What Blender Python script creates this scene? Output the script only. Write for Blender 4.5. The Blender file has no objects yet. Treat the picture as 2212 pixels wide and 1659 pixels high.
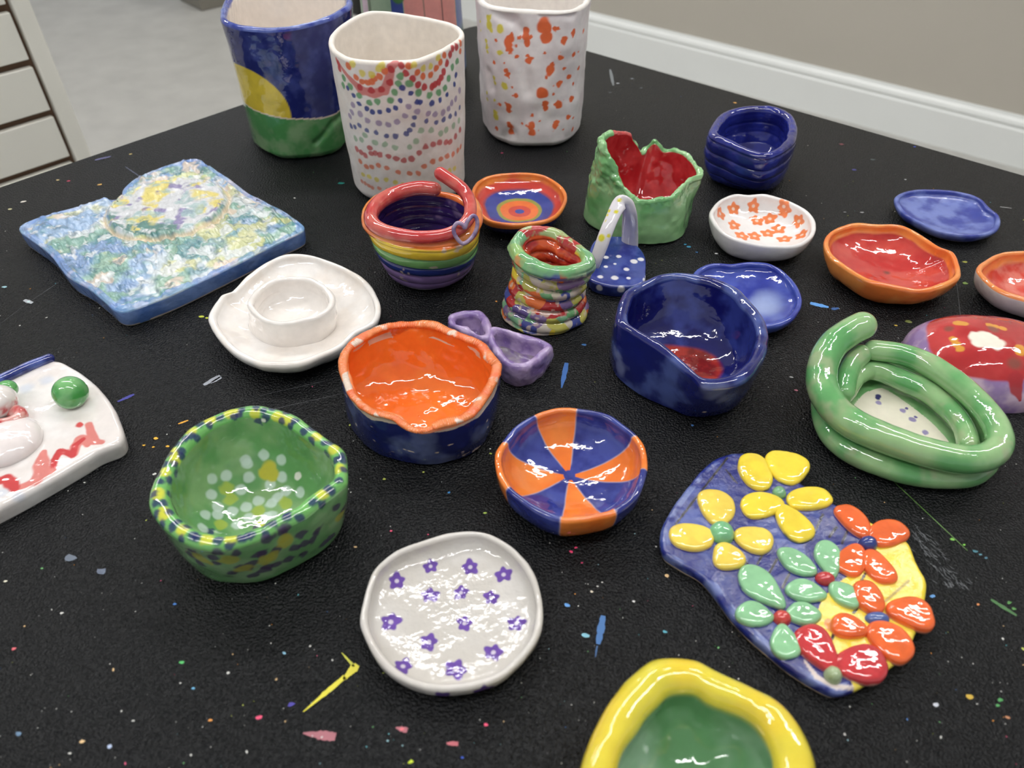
import bpy, math
import numpy as np
rng = np.random.default_rng(7)
SC = bpy.context.scene
COL = SC.collection
PI = math.pi
# ------------------------------------------------------------------ camera model
F, CX, CY = 1662.0, 1106.0, 829.5
PITCH, CAMH = math.radians(43), 0.40
CP, SP = math.cos(PITCH), math.sin(PITCH)
FLOOR = -0.75

def at(px, py, z=0.0):
    """point of the place seen at a pixel of the photograph, at height z"""
    u, v = px - CX, py - CY
    d = np.array([u, F * CP - v * SP, -F * SP - v * CP])
    return d * ((z - CAMH) / d[2]) + np.array([0, 0, CAMH])

def proj(P):
    x, y, z = P[..., 0], P[..., 1], P[..., 2] - CAMH
    dep = y * CP - z * SP
    return CX + F * x / dep, CY + F * (-y * SP - z * CP) / dep, dep

# ------------------------------------------------------------------ colour + noise
def lin(c):
    c = np.array(c, float) / 255.0
    return np.where(c <= .04045, c / 12.92, ((c + .055) / 1.055) ** 2.4)
WHITE = lin((236, 232, 226)); CLAY = lin((226, 205, 186)); NAVY = lin((22, 34, 112)); COBALT = lin((38, 56, 152))
SKYB = lin((98, 118, 188)); GREEN = lin((92, 165, 96)); LGREEN = lin((140, 198, 138)); DGREEN = lin((52, 118, 62))
YELLOW = lin((244, 216, 36)); ORANGE = lin((240, 104, 24)); RED = lin((192, 36, 40)); LAV = lin((158, 132, 192))
PURPLE = lin((92, 66, 152)); PINK = lin((206, 112, 108)); DNAVY = lin((28, 30, 84))

def _h(i, j, k, s):
    n = (i * 374761393 + j * 668265263 + k * 1274126177 + s * 974634777) & 0xFFFFFFFF
    n = ((n ^ (n >> 13)) * 1274126177) & 0xFFFFFFFF
    return ((n ^ (n >> 16)) & 0xFFFF) / 65535.0

def vnoise(P, freq, seed=0):
    Q = np.asarray(P, float) * freq
    I = np.floor(Q).astype(np.int64); f = Q - I; f = f * f * (3 - 2 * f)
    r = 0
    for a in (0, 1):
        for b in (0, 1):
            for c in (0, 1):
                w = (f[..., 0] if a else 1 - f[..., 0]) * (f[..., 1] if b else 1 - f[..., 1]) * (f[..., 2] if c else 1 - f[..., 2])
                r = r + w * _h(I[..., 0] + a, I[..., 1] + b, I[..., 2] + c, seed)
    return r

def fbm(P, freq, seed=0, octv=3):
    r, a, t = 0, 1.0, 0
    for o in range(octv):
        r = r + a * vnoise(P, freq * 2 ** o, seed + 11 * o); t += a; a *= .5
    return r / t

def worley(P, freq, seed=0):
    """nearest-cell id (0..1) and border closeness of scattered blobs"""
    Q = np.asarray(P, float) * freq; I = np.floor(Q).astype(np.int64)
    b1 = np.full(Q.shape[:-1], 9.0); b2 = b1.copy(); cid = np.zeros(Q.shape[:-1])
    for a in (-1, 0, 1):
        for b in (-1, 0, 1):
            for c in (-1, 0, 1):
                i, j, k = I[..., 0] + a, I[..., 1] + b, I[..., 2] + c
                C = np.stack([i + _h(i, j, k, seed), j + _h(i, j, k, seed + 1), k + _h(i, j, k, seed + 2)], -1)
                d = np.linalg.norm(Q - C, axis=-1); n_ = d < b1
                b2 = np.where(n_, b1, np.minimum(b2, d)); cid = np.where(n_, _h(i, j, k, seed + 3), cid); b1 = np.where(n_, d, b1)
    return cid, b2 - b1

def sm(x, a, b):
    t = np.clip((x - a) / (b - a), 0, 1)
    return t * t * (3 - 2 * t)

def mix(a, b, m):
    m = np.asarray(m)[..., None]
    return a * (1 - m) + b * m

# ------------------------------------------------------------------ curves
def cr(pts, n, closed=True):
    """Catmull-Rom through pts resampled to n points by arc length"""
    P = np.asarray(pts, float); m = len(P); out = []
    K = 16
    rngi = range(m) if closed else range(m - 1)
    for i in rngi:
        g = (lambda q: P[q % m]) if closed else (lambda q: P[min(max(q, 0), m - 1)])
        p0, p1, p2, p3 = g(i - 1), g(i), g(i + 1), g(i + 2)
        t = np.linspace(0, 1, K, endpoint=False)[:, None]
        out.append(.5 * (2 * p1 + (p2 - p0) * t + (2 * p0 - 5 * p1 + 4 * p2 - p3) * t * t + (3 * p1 - p0 - 3 * p2 + p3) * t ** 3))
    D = np.vstack(out + [P[:1] if closed else P[-1:]])
    L = np.r_[0, np.cumsum(np.linalg.norm(np.diff(D, axis=0), axis=1))]
    s = np.linspace(0, L[-1], n, endpoint=not closed)
    return np.stack([np.interp(s, L, D[:, k]) for k in range(D.shape[1])], 1)

def ell(cx, cy, rx, ry, n=24, rot=0):
    a = np.linspace(0, 2 * PI, n, endpoint=False)
    c, s = math.cos(rot), math.sin(rot)
    x, y = rx * np.cos(a), ry * np.sin(a)
    return [(cx + c * p - s * q, cy + s * p + c * q) for p, q in zip(x, y)]

def loop(pts, z=0.0):
    """closed pixel outline -> points of the place at height z (or at each point's own height)"""
    return np.array([at(p[0], p[1], p[2] if len(p) > 2 else z) for p in pts])

def polar(L, c, N):
    """loop sampled at N even angles about c"""
    D = cr(L, 720)
    a = np.arctan2(D[:, 1] - c[1], D[:, 0] - c[0]); r = np.hypot(D[:, 0] - c[0], D[:, 1] - c[1])
    o = np.argsort(a); a, r, z = a[o], r[o], D[o, 2]
    a = np.r_[a - 2 * PI, a, a + 2 * PI]; r = np.r_[r, r, r]; z = np.r_[z, z, z]
    th = np.linspace(-PI, PI, N, endpoint=False)
    ker = np.ones(5) / 5
    rr = np.interp(th, a, r); zz = np.interp(th, a, z)
    sm_ = lambda q: np.convolve(np.r_[q[-2:], q, q[:2]], ker, 'valid')
    return th, sm_(rr), sm_(zz)

# ------------------------------------------------------------------ materials
MATS = {}
def glaze(name, rough=.12, bump=.25, scale=90.0, mott=.05, coat=.7, fine=0.0):
    if name in MATS: return MATS[name]
    m = bpy.data.materials.new(name); m.use_nodes = True; MATS[name] = m
    nt = m.node_tree; b = nt.nodes['Principled BSDF']; N = nt.nodes.new; L = nt.links.new
    at_ = N('ShaderNodeAttribute'); at_.attribute_name = 'paint'
    tc = N('ShaderNodeTexCoord')
    n1 = N('ShaderNodeTexNoise'); n1.inputs['Scale'].default_value = 130; n1.inputs['Detail'].default_value = 5
    L(tc.outputs['Object'], n1.inputs['Vector'])
    mr = N('ShaderNodeMapRange'); mr.inputs[1].default_value = .3; mr.inputs[2].default_value = .7
    mr.inputs[3].default_value = 1 - mott; mr.inputs[4].default_value = 1 + mott
    L(n1.outputs['Fac'], mr.inputs[0])
    vm = N('ShaderNodeVectorMath'); vm.operation = 'SCALE'
    L(at_.outputs['Color'], vm.inputs[0]); L(mr.outputs[0], vm.inputs['Scale']); L(vm.outputs[0], b.inputs['Base Color'])
    n2 = N('ShaderNodeTexNoise'); n2.inputs['Scale'].default_value = scale; n2.inputs['Detail'].default_value = 3 + 4 * (fine > 0)
    n2.inputs['Roughness'].default_value = .45 + fine
    L(tc.outputs['Object'], n2.inputs['Vector'])
    bp = N('ShaderNodeBump'); bp.inputs['Strength'].default_value = bump; bp.inputs['Distance'].default_value = .002
    L(n2.outputs['Fac'], bp.inputs['Height']); L(bp.outputs[0], b.inputs['Normal'])
    b.inputs['Roughness'].default_value = rough
    b.inputs['Coat Weight'].default_value = coat; b.inputs['Coat Roughness'].default_value = .025
    L(bp.outputs[0], b.inputs['Coat Normal'])
    return m

def plain(name, rgb, rough=.5, metal=0, bump=0, scale=200, var=.06, emit=0, spec=.5):
    if name in MATS: return MATS[name]
    m = bpy.data.materials.new(name); m.use_nodes = True; MATS[name] = m
    nt = m.node_tree; b = nt.nodes['Principled BSDF']; N = nt.nodes.new; L = nt.links.new
    c = lin(rgb)
    tc = N('ShaderNodeTexCoord'); n = N('ShaderNodeTexNoise'); n.inputs['Scale'].default_value = scale; n.inputs['Detail'].default_value = 4
    L(tc.outputs['Object'], n.inputs['Vector'])
    cr_ = N('ShaderNodeValToRGB'); cr_.color_ramp.elements[0].position = .3; cr_.color_ramp.elements[1].position = .7
    cr_.color_ramp.elements[0].color = (*(c * (1 - var)), 1); cr_.color_ramp.elements[1].color = (*(c * (1 + var)), 1)
    L(n.outputs['Fac'], cr_.inputs[0]); L(cr_.outputs[0], b.inputs['Base Color'])
    b.inputs['Roughness'].default_value = rough; b.inputs['Metallic'].default_value = metal
    b.inputs['Specular IOR Level'].default_value = spec
    if bump:
        bp = N('ShaderNodeBump'); bp.inputs['Strength'].default_value = bump; bp.inputs['Distance'].default_value = .001
        L(n.outputs['Fac'], bp.inputs['Height']); L(bp.outputs[0], b.inputs['Normal'])
    if emit:
        b.inputs['Emission Color'].default_value = (1, .99, .985, 1); b.inputs['Emission Strength'].default_value = emit
    return m

# ------------------------------------------------------------------ object building
def tag(o, label, cat, group=None):
    o['label'] = label; o['category'] = cat
    if group: o['group'] = group
    return o

def thing(name, loc, label, cat, group=None):
    o = bpy.data.objects.new(name, None); COL.objects.link(o)
    o.location = loc; o.empty_display_size = .02
    return tag(o, label, cat, group)

def origin(o):
    l = np.zeros(3)
    while o is not None:
        l = l + np.array(o.location); o = o.parent
    return l

def mesh_obj(name, V, faces, mat, parent=None, loc=None, smooth=True, colors=None):
    V = np.asarray(V, float).reshape(-1, 3)
    me = bpy.data.meshes.new(name)
    base = origin(parent) if parent is not None else (np.array(loc, float) if loc is not None else np.zeros(3))
    Vl = V - base
    quads = isinstance(faces, np.ndarray)
    if quads:
        tri = faces[:, 2] == faces[:, 3]
        q = faces[~tri]; t = faces[tri][:, :3]
        nl = len(q) * 4 + len(t) * 3
        me.vertices.add(len(Vl)); me.vertices.foreach_set('co', Vl.ravel())
        me.loops.add(nl); me.loops.foreach_set('vertex_index', np.r_[q.ravel(), t.ravel()].astype(np.int32))
        me.polygons.add(len(q) + len(t))
        st = np.r_[np.arange(len(q)) * 4, len(q) * 4 + np.arange(len(t)) * 3].astype(np.int32)
        me.polygons.foreach_set('loop_start', st)
        me.update(calc_edges=True); me.validate()
    else:
        me.from_pydata([tuple(v) for v in Vl], [], faces); me.update()
    me.polygons.foreach_set('use_smooth', np.full(len(me.polygons), smooth))
    if colors is not None:
        a = me.color_attributes.new('paint', 'FLOAT_COLOR', 'POINT')
        a.data.foreach_set('color', np.c_[colors, np.ones(len(colors))].astype(np.float32).ravel())
    me.materials.append(mat)
    o = bpy.data.objects.new(name, me); COL.objects.link(o)
    if parent is not None: o.parent = parent
    elif loc is not None: o.location = base
    return o

class Grid:
    """(J rings) x (N points) closed surface with its own paint"""
    def __init__(s, R, sec, par, flip=False, cap=True):
        s.R = np.array(R, float); s.J, s.N = s.R.shape[:2]; s.sec = np.array(sec); s.par = np.array(par); s.flip = flip; s.cap = cap
        s.c = np.ones((s.J, s.N, 3))
        s.th = np.linspace(-PI, PI, s.N, endpoint=False)
    def normals(s):
        R = s.R
        dt = np.roll(R, -1, 1) - np.roll(R, 1, 1)
        dj = np.gradient(R, axis=0)
        n = np.cross(dt, dj); l = np.linalg.norm(n, axis=2, keepdims=True); n = n / np.maximum(l, 1e-12)
        return -n if s.flip else n
    def lump(s, amp, freq, seed=0, keep=None):
        n = s.normals(); d = (fbm(s.R, freq, seed) - .5) * 2 * amp
        if keep is not None: d = d * keep[:, None]
        s.R = s.R + n * d[..., None]; return s
    def ground(s, z=.0003):
        s.R[..., 2] = np.maximum(s.R[..., 2], z); return s
    def prep(s):
        s.NN = s.normals(); s.px, s.py, s.dep = proj(s.R)
        view = s.R - np.array([0, 0, CAMH])
        s.front = (s.NN * view).sum(2) < 0
    def hit(s, x, y, sec=None):
        d = np.hypot(s.px - x, s.py - y) + np.where(s.front, 0, 1e3)
        if sec is not None: d = d + np.where(np.isin(s.sec, sec)[:, None], 0, 1e3)
        near = d < max(4.0, d.min() + 1.0)
        q = np.where(near, s.dep, 1e9); k = np.argmin(q); j, i = divmod(k, s.N)
        return s.R[j, i], s.NN[j, i]
    def dots(s, pts, r, color, sec=None, wob=.25, soft=.3, seed=1, op=1.0):
        c = np.array(color)
        for k, p in enumerate(pts):
            q, n = s.hit(p[0], p[1], sec)
            rr = (p[2] if len(p) > 2 else r)
            d = s.R - q; dd = np.linalg.norm(d, axis=2)
            m = dd < rr * 1.7
            m &= (s.NN @ n) > .1
            if not m.any(): continue
            D = dd[m] * (1 + wob * (vnoise(s.R[m], 1.1 / rr, seed + k) - .5) * 2)
            w = (1 - sm(D, rr * (1 - soft), rr * (1 + soft * .5))) * op
            s.c[m] = mix(s.c[m], c, w)
    def flower(s, pts, r, color, centre=None, sec=None, petals=5):
        for k, p in enumerate(pts):
            q, n = s.hit(p[0], p[1], sec)
            rr = p[2] if len(p) > 2 else r
            ux = np.cross(n, [0.1, 1, .2]); ux /= np.linalg.norm(ux); uy = np.cross(n, ux)
            d = s.R - q; x, y = d @ ux, d @ uy; dd = np.linalg.norm(d, axis=2)
            m = (dd < rr * 1.6) & ((s.NN @ n) > .1)
            a = np.arctan2(y[m], x[m]) + k * 1.3; rad = np.hypot(x[m], y[m])
            edge = rr * (.86 + .15 * np.cos(petals * a) + .08 * np.sin(2 * a + k) + .05 * np.sin(3 * a + 2 * k))
            w = 1 - sm(rad, edge * .88, edge * 1.08)
            s.c[m] = mix(s.c[m], np.array(color) * (.9 + .25 * vnoise(s.R[m], 300, k))[:, None], w)
            if centre is not None:
                w = 1 - sm(rad, rr * .16, rr * .3); s.c[m] = mix(s.c[m], np.array(centre), w * .9)
    def stroke(s, path, w, color, sec=None, seed=3, op=1.0):
        for a, b in zip(path[:-1], path[1:]):
            qa, n = s.hit(a[0], a[1], sec); qb, n2 = s.hit(b[0], b[1], sec)
            wa = a[2] if len(a) > 2 else w; wb = b[2] if len(b) > 2 else w
            ab = qb - qa; L2 = max(ab @ ab, 1e-12)
            t = np.clip(((s.R - qa) @ ab) / L2, 0, 1)
            d = np.linalg.norm(s.R - (qa + t[..., None] * ab), axis=2); ww = wa + (wb - wa) * t
            m = (d < ww * 2) & ((s.NN @ n) > .1)
            D = d[m] * (1 + .3 * (vnoise(s.R[m], 250, seed) - .5))
            s.c[m] = mix(s.c[m], np.array(color), (1 - sm(D, ww[m] * .75, ww[m] * 1.15)) * op)
    def dent(s, path, w, depth, sec=(1,)):
        if not hasattr(s, 'px'): s.prep()
        D = np.full(s.R.shape[:2], 9.0)
        for a, b in zip(path[:-1], path[1:]):
            qa, qb = s.hit(a[0], a[1], sec)[0], s.hit(b[0], b[1], sec)[0]; ab = qb - qa
            t = np.clip(((s.R - qa) @ ab) / max(ab @ ab, 1e-12), 0, 1); D = np.minimum(D, np.linalg.norm(s.R - (qa + t[..., None] * ab), axis=2))
        m = np.isin(s.sec, sec)[:, None]
        s.R = s.R - s.NN * (depth * np.exp(-(D / w) ** 2) * m)[..., None]; s.ground(); s.prep()
    def build(s, name, mat, parent=None, loc=None):
        J, N = s.J, s.N
        i = np.arange(N); j = np.arange(J - 1)[:, None]
        a = j * N + i; b = j * N + (i + 1) % N; c = (j + 1) * N + (i + 1) % N; d = (j + 1) * N + i
        q = np.stack([a, b, c, d], 2).reshape(-1, 4)
        V = s.R.reshape(-1, 3); Cc = s.c.reshape(-1, 3)
        lum = Cc @ np.array([.3, .59, .11]); Cc = Cc * .95 + lum[:, None] * .05 + .003
        if s.cap:
            k0 = len(V); V = np.vstack([V, s.R[0].mean(0), s.R[-1].mean(0)]); Cc = np.vstack([Cc, s.c[0].mean(0), s.c[-1].mean(0)])
            f0 = np.stack([(i + 1) % N, i, np.full(N, k0), np.full(N, k0)], 1)
            e = (J - 1) * N
            f1 = np.stack([e + i, e + (i + 1) % N, np.full(N, k0 + 1), np.full(N, k0 + 1)], 1)
            q = np.vstack([q, f0, f1])
        if s.flip: 
            q = q.copy(); tri = q[:, 2] == q[:, 3]
            q[~tri] = q[~tri][:, ::-1]; q[tri] = q[tri][:, [1, 0, 2, 3]]
        return mesh_obj(name, V, q, mat, parent, loc, True, np.clip(Cc, 0, 1))

BOT, OUT, RIM, INN = 0, 1, 2, 3
def vessel(rim, base, t=.005, tb=.004, kin=4.0, kout=None, bulge=0.0, waist=0.0, N=320, jo=70, ji=90, coils=0, coila=.0012,
           spiral=0.0, lump=.0006, lfreq=45, seed=0, centre=None, dz=0.0, profile=None, foot=.003, keep=None):
    """hand-built pot: rim and base are closed outlines in the place; walls, rounded lip, hollow inside"""
    cR = np.array(centre) if centre is not None else rim.mean(0)
    c0 = (rim.max(0) + rim.min(0)) / 2 if centre is None else cR
    cB = (base.max(0) + base.min(0)) / 2
    th, rR, zR = polar(rim, c0, N); _, rB, _ = polar(base, cB, N)
    if keep is None: keep = .35 if kout else 1.0
    if keep < 1:                       # the foot stays under the dish
        cB = np.array([*(c0 + (cB - c0) * keep)[:2], 0]); rB = np.minimum(rB, rR * (.8 if kout else .95))
    ct, st = np.cos(th), np.sin(th)
    def pt(cx, cy, r, z): return np.stack([cx + r * ct, cy + r * st, z * np.ones(N)], 1)
    def wout(s):
        if profile is not None: return np.interp(s, *zip(*profile))
        if kout: return (1 - (1 - s) ** kout) ** (1 / kout)
        return s
    def centre_r(s):
        w = wout(s)
        r = rB * (1 - w) + rR * w + bulge * math.sin(PI * s) - waist * math.sin(PI * s)
        return c0[0] * w + cB[0] * (1 - w), c0[1] * w + cB[1] * (1 - w), r
    R, sec, par = [], [], []
    for q in (.05, .3, .6, .85, .97):
        R.append(pt(cB[0], cB[1], np.maximum(rB - foot, .002) * q, 0)); sec.append(BOT); par.append(q)
    zt = zR - t / 2
    for k in range(jo):
        s = k / (jo - 1)
        cx, cy, r = centre_r(s)
        e = 1 - (1 - min(1, s / .06)) ** 2 if s < .06 else 1
        r = r - foot * (1 - e)
        co = 0
        if coils:
            fr = (s * coils + spiral * th / (2 * PI)) % 1
            co = coila * (np.sqrt(np.maximum(1 - (2 * fr - 1) ** 2, 0)) - .75)
        R.append(pt(cx, cy, r + co, zt * s)); sec.append(OUT); par.append(s)
    for k in range(1, 13):
        a = PI * k / 13
        r = rR - t / 2 + t / 2 * math.cos(a)
        R.append(pt(c0[0], c0[1], r, zt + t / 2 * math.sin(a))); sec.append(RIM); par.append(k / 13)
    ph = np.linspace(PI / 2, 0, 3000); qa = np.sin(ph) ** (2 / kin); za = 1 - np.clip(np.cos(ph), 0, 1) ** (2 / kin)
    Ls = np.r_[0, np.cumsum(np.hypot(np.diff(qa) * rR.mean(), np.diff(za) * zt.mean()))]
    for k in range(ji):
        u = (k / (ji - 1)); q = float(np.interp(u * Ls[-1], Ls, qa)); zf = float(np.interp(u * Ls[-1], Ls, za))
        q = max(q, .012)
        s_ = (tb + (1 - tb / .05) * 0 + zf * 1.0)
        cx, cy, r = centre_r(zf)
        co = 0
        if coils:
            fr = (zf * coils + spiral * th / (2 * PI)) % 1
            co = -coila * (np.sqrt(np.maximum(1 - (2 * fr - 1) ** 2, 0)) - .75) * (1 - u) ** .3 * (u > .02)
        R.append(pt(cx, cy, np.maximum(r - t - co * 0 + co, .002) * q, tb + (zt - tb) * zf)); sec.append(INN); par.append(q)
    g = Grid(R, sec, par)
    keep = np.where(g.sec == BOT, 0, 1.0)
    if lump: g.lump(lump, lfreq, seed, keep)
    g.ground(); g.prep()
    g.base = np.array([cB[0], cB[1], 0])
    return g

def dome(base, z0, h, k=2.0, N=96, J=26, lump=0.0, freq=80, seed=0, centre=None, under=True):
    c = (base.max(0) + base.min(0)) / 2 if centre is None else np.array(centre)
    th, r, _ = polar(base, c, N)
    ct, st = np.cos(th), np.sin(th); R, sec, par = [], [], []
    for q in (.1, .5, .9):
        R.append(np.stack([c[0] + r * q * ct, c[1] + r * q * st, np.full(N, z0)], 1)); sec.append(BOT); par.append(q)
    for j in range(J):
        a = PI / 2 * j / (J - 1); q = max(math.cos(a) ** (2 / k), .015) if a < PI / 2 - 1e-6 else .015
        R.append(np.stack([c[0] + r * q * ct, c[1] + r * q * st, np.full(N, z0 + h * math.sin(a) ** (2 / k))], 1)); sec.append(OUT); par.append(q)
    g = Grid(R, sec, par)
    if lump: g.lump(lump, freq, seed, np.where(g.sec == BOT, 0, 1.0))
    g.prep(); g.base = np.array([c[0], c[1], z0]); return g

def tube(path, r, M=140, N=28, closed=False, flat=1.0, lump=0.0, freq=60, seed=0, ref=(0, 0, 1)):
    """clay coil along a path; r number or list along it"""
    C = cr(path, M, closed)
    rr = np.interp(np.linspace(0, 1, M), np.linspace(0, 1, len(r)), r) if hasattr(r, '__len__') else np.full(M, r)
    T = (np.roll(C, -1, 0) - np.roll(C, 1, 0)) if closed else np.gradient(C, axis=0)
    T /= np.linalg.norm(T, axis=1, keepdims=True)
    Z = np.array(ref, float)
    S = np.cross(T, Z); S /= np.maximum(np.linalg.norm(S, axis=1, keepdims=True), 1e-6); U = np.cross(S, T)
    cen, rad, SS, UU = [], [], [], []
    if not closed:
        for a in np.linspace(PI / 2 * .92, 0, 9)[:-1]:
            cen.append(C[0] - T[0] * rr[0] * math.sin(a)); rad.append(rr[0] * math.cos(a)); SS.append(S[0]); UU.append(U[0])
    for i in range(M): cen.append(C[i]); rad.append(rr[i]); SS.append(S[i]); UU.append(U[i])
    if not closed:
        for a in np.linspace(0, PI / 2 * .92, 9)[1:]:
            cen.append(C[-1] + T[-1] * rr[-1] * math.sin(a)); rad.append(rr[-1] * math.cos(a)); SS.append(S[-1]); UU.append(U[-1])
    else:
        cen.append(C[0]); rad.append(rr[0]); SS.append(S[0]); UU.append(U[0])
    a = np.linspace(0, 2 * PI, N, endpoint=False)
    R = [c + r_ * (np.cos(a)[:, None] * s_ + flat * np.sin(a)[:, None] * u_) for c, r_, s_, u_ in zip(cen, rad, SS, UU)]
    g = Grid(R, [OUT] * len(R), np.linspace(0, 1, len(R)), flip=True, cap=not closed)
    if lump: g.lump(lump, freq, seed)
    if closed: g.R[-1] = g.R[0]
    g.ground(); g.prep(); g.base = C.mean(0); return g

def ball(c, rx, ry=None, rz=None, N=64, J=40, lump=0.0, seed=0):
    ry = ry or rx; rz = rz or rx
    a = np.linspace(-PI / 2 * .98, PI / 2 * .98, J); th = np.linspace(-PI, PI, N, endpoint=False)
    R = [np.stack([c[0] + rx * math.cos(q) * np.cos(th), c[1] + ry * math.cos(q) * np.sin(th), np.full(N, c[2] + rz * math.sin(q))], 1) for q in a]
    g = Grid(R, [OUT] * J, np.linspace(0, 1, J))
    if lump: g.lump(lump, 90, seed)
    g.prep(); g.base = np.array(c); return g

def slab(top, h, under=.0015, N=360, J=60, chamfer=.002, seed=0, lump=.0004, freq=60, relief=None, edge_z=0.0):
    """flat clay tile whose top outline is given at height h"""
    c = (top.max(0) + top.min(0)) / 2
    a2 = np.sum(top[:, 0] * np.roll(top[:, 1], -1) - np.roll(top[:, 0], -1) * top[:, 1])
    if a2 < 0: top = top[::-1]
    D = cr(top, N)
    R, sec, par = [], [], []
    cc = np.array([c[0], c[1], 0])
    def ring(q, z, ins=0):
        d = D - c; L = np.hypot(d[:, 0], d[:, 1])[:, None]
        e = d * q - d / np.maximum(L, 1e-6) * ins * (q > .9)
        r = cc + e; r[:, 2] = z; return r
    for q in (.02, .4, .8): R.append(ring(q, 0)); sec.append(BOT); par.append(q)
    R.append(ring(1, 0, under)); sec.append(BOT); par.append(1)
    for s in np.linspace(.1, 1, 12):
        R.append(ring(1, (h - chamfer) * s, under * (1 - s) ** 2)); sec.append(OUT); par.append(s)
    for a in np.linspace(.2, 1, 5) * PI / 2:
        R.append(ring(1, h - chamfer + chamfer * math.sin(a), chamfer * (1 - math.cos(a)))); sec.append(RIM); par.append(1)
    L0 = chamfer
    for q in np.linspace(1, .01, J)[1:]:
        r = ring(1, h, chamfer) ; r = cc + (r - cc) * np.array([q, q, 0]) ; r[:, 2] = h; R.append(r); sec.append(INN); par.append(q)
    g = Grid(R, sec, par)
    if relief is not None:
        m = np.isin(g.sec, (INN,)); g.R[m, :, 2] += relief(g.R[m])
    g.lump(lump, freq, seed, np.where(g.sec == BOT, 0, 1.0)); g.ground(); g.prep()
    g.base = np.array([c[0], c[1], 0]); return g

def box_mesh(lo, hi):
    x0, y0, z0 = lo; x1, y1, z1 = hi
    V = [(x0, y0, z0), (x1, y0, z0), (x1, y1, z0), (x0, y1, z0), (x0, y0, z1), (x1, y0, z1), (x1, y1, z1), (x0, y1, z1)]
    return V, [(3, 2, 1, 0), (4, 5, 6, 7), (0, 1, 5, 4), (1, 2, 6, 5), (2, 3, 7, 6), (3, 0, 4, 7)]

def obox(name, c, ex, ey, z0, z1, hx, hy, mat, parent=None, loc=None, bev=0.0, kind=None):
    """box with horizontal axes ex, ey (unit), half sizes hx, hy"""
    V, Fc = box_mesh((-hx, -hy, z0), (hx, hy, z1))
    ex = np.array(ex); ey = np.array(ey)
    W = [np.array([c[0], c[1], 0]) + np.r_[ex * v[0] + ey * v[1], v[2]] for v in V]
    o = mesh_obj(name, W, Fc, mat, parent, loc if loc is not None else (None if parent is not None else (c[0], c[1], z0)), False)
    if bev:
        md = o.modifiers.new('bevel', 'BEVEL'); md.width = bev; md.segments = 3
    if kind: o['kind'] = kind
    return o

def mottle(g, a, b, freq=60, seed=0, lo=.35, hi=.65, amount=1.0):
    n = fbm(g.R, freq, seed, 4)
    return mix(np.broadcast_to(a, g.R.shape), np.broadcast_to(b, g.R.shape), sm(n, lo, hi) * amount)

def put(g, name, mat, label, cat, group=None):
    o = g.build(name, mat, None, g.base); return tag(o, label, cat, group)
GL = glaze('glossy_glaze', .08, .34, 75, mott=.04)
GLF = glaze('brushed_glaze', .12, .5, 130, mott=.06, fine=.1)
GLS = glaze('satin_glaze', .3, .25, 90, coat=.25)
GLM = glaze('matte_bisque', .45, .2, 90, coat=.1)
LAMP, WORLD, EXPO = 48.0, .42, 0.1
LIGHTS = [(-.75, 1.68, .06, 2.4, .06, 'long ceiling light ahead of the table, left'), (1.5, 1.35, .06, 1.4, .06, 'ceiling light ahead of the table, right'),
          (-1.4, -.3, .06, 1.6, .06, 'ceiling light left of the camera'), (.45, .15, .06, 1.6, .05, 'ceiling light straight above the table'),
          (-2.6, 3.0, .06, 1.2, .06, 'added ceiling light brightening the far floor'), (-.7, 3.5, -.66, 1.2, .06, 'added ceiling light brightening the far wall')]  # this far pair is added, unseen, to brighten the background floor and wall

# ================================================================== the room
ED = np.array([.770, -.638]); EL = np.array([-.690, -.724])        # directions of the wall and of the table's far left edge
ED /= np.linalg.norm(ED); EL = (at(0, 405) - at(1048, 47))[:2]; EL /= np.linalg.norm(EL)
wallp = at(1800, 251, FLOOR)[:2]; WD = np.array([.79, -.615]); WD /= np.linalg.norm(WD); WN = np.array([-WD[1], WD[0]])
if WN @ wallp < 0: WN = -WN
m_wall = plain('greige_wall_paint', (188, 182, 170), .7, scale=3, var=.02)
m_trim = plain('white_trim_paint', (238, 240, 237), .35, scale=6, var=.015)
m_floor = plain('pale_concrete', (178, 177, 172), .55, scale=9, var=.08)
def strip(name, prof, z, mat, kind='structure'):
    """profile (offset from wall toward the room, height) run along the wall"""
    n = len(prof); V = []; t0, t1 = -2.6, 3.4
    for t in (t0, t1):
        for o, h in prof:
            p = wallp + WD * t - WN * o; V.append((p[0], p[1], z + h))
    Fc = [(i, (i + 1) % n, n + (i + 1) % n, n + i) for i in range(n)] + [tuple(range(n))[::-1], tuple(range(n, 2 * n))]
    o = mesh_obj(name, V, Fc, mat, loc=(wallp[0], wallp[1], z), smooth=False); o['kind'] = kind; return o
strip('wall_right', [(0, 0), (0, 2.7), (-.1, 2.7), (-.1, 0)], FLOOR, m_wall)
strip('baseboard_right', [(.016, 0), (.016, .108), (.012, .114), (.012, .119), (.016, .124), (.013, .134), (.006, .142), (.004, .151), (0.001, .151), (0.001, 0)], FLOOR, m_trim)
V, Fc = box_mesh((-4.5, -2.6, FLOOR - .05), (5.2, 6.0, FLOOR)); o = mesh_obj('floor', V, Fc, m_floor, loc=(0, 0, FLOOR), smooth=False); o['kind'] = 'structure'
V, Fc = box_mesh((-4.5, -2.6, 1.95), (5.2, 6.0, 2.0)); o = mesh_obj('ceiling', V, Fc, plain('white_ceiling', (228, 227, 224), .8, scale=20, var=.02), loc=(0, 0, 1.95), smooth=False); o['kind'] = 'structure'

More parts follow.
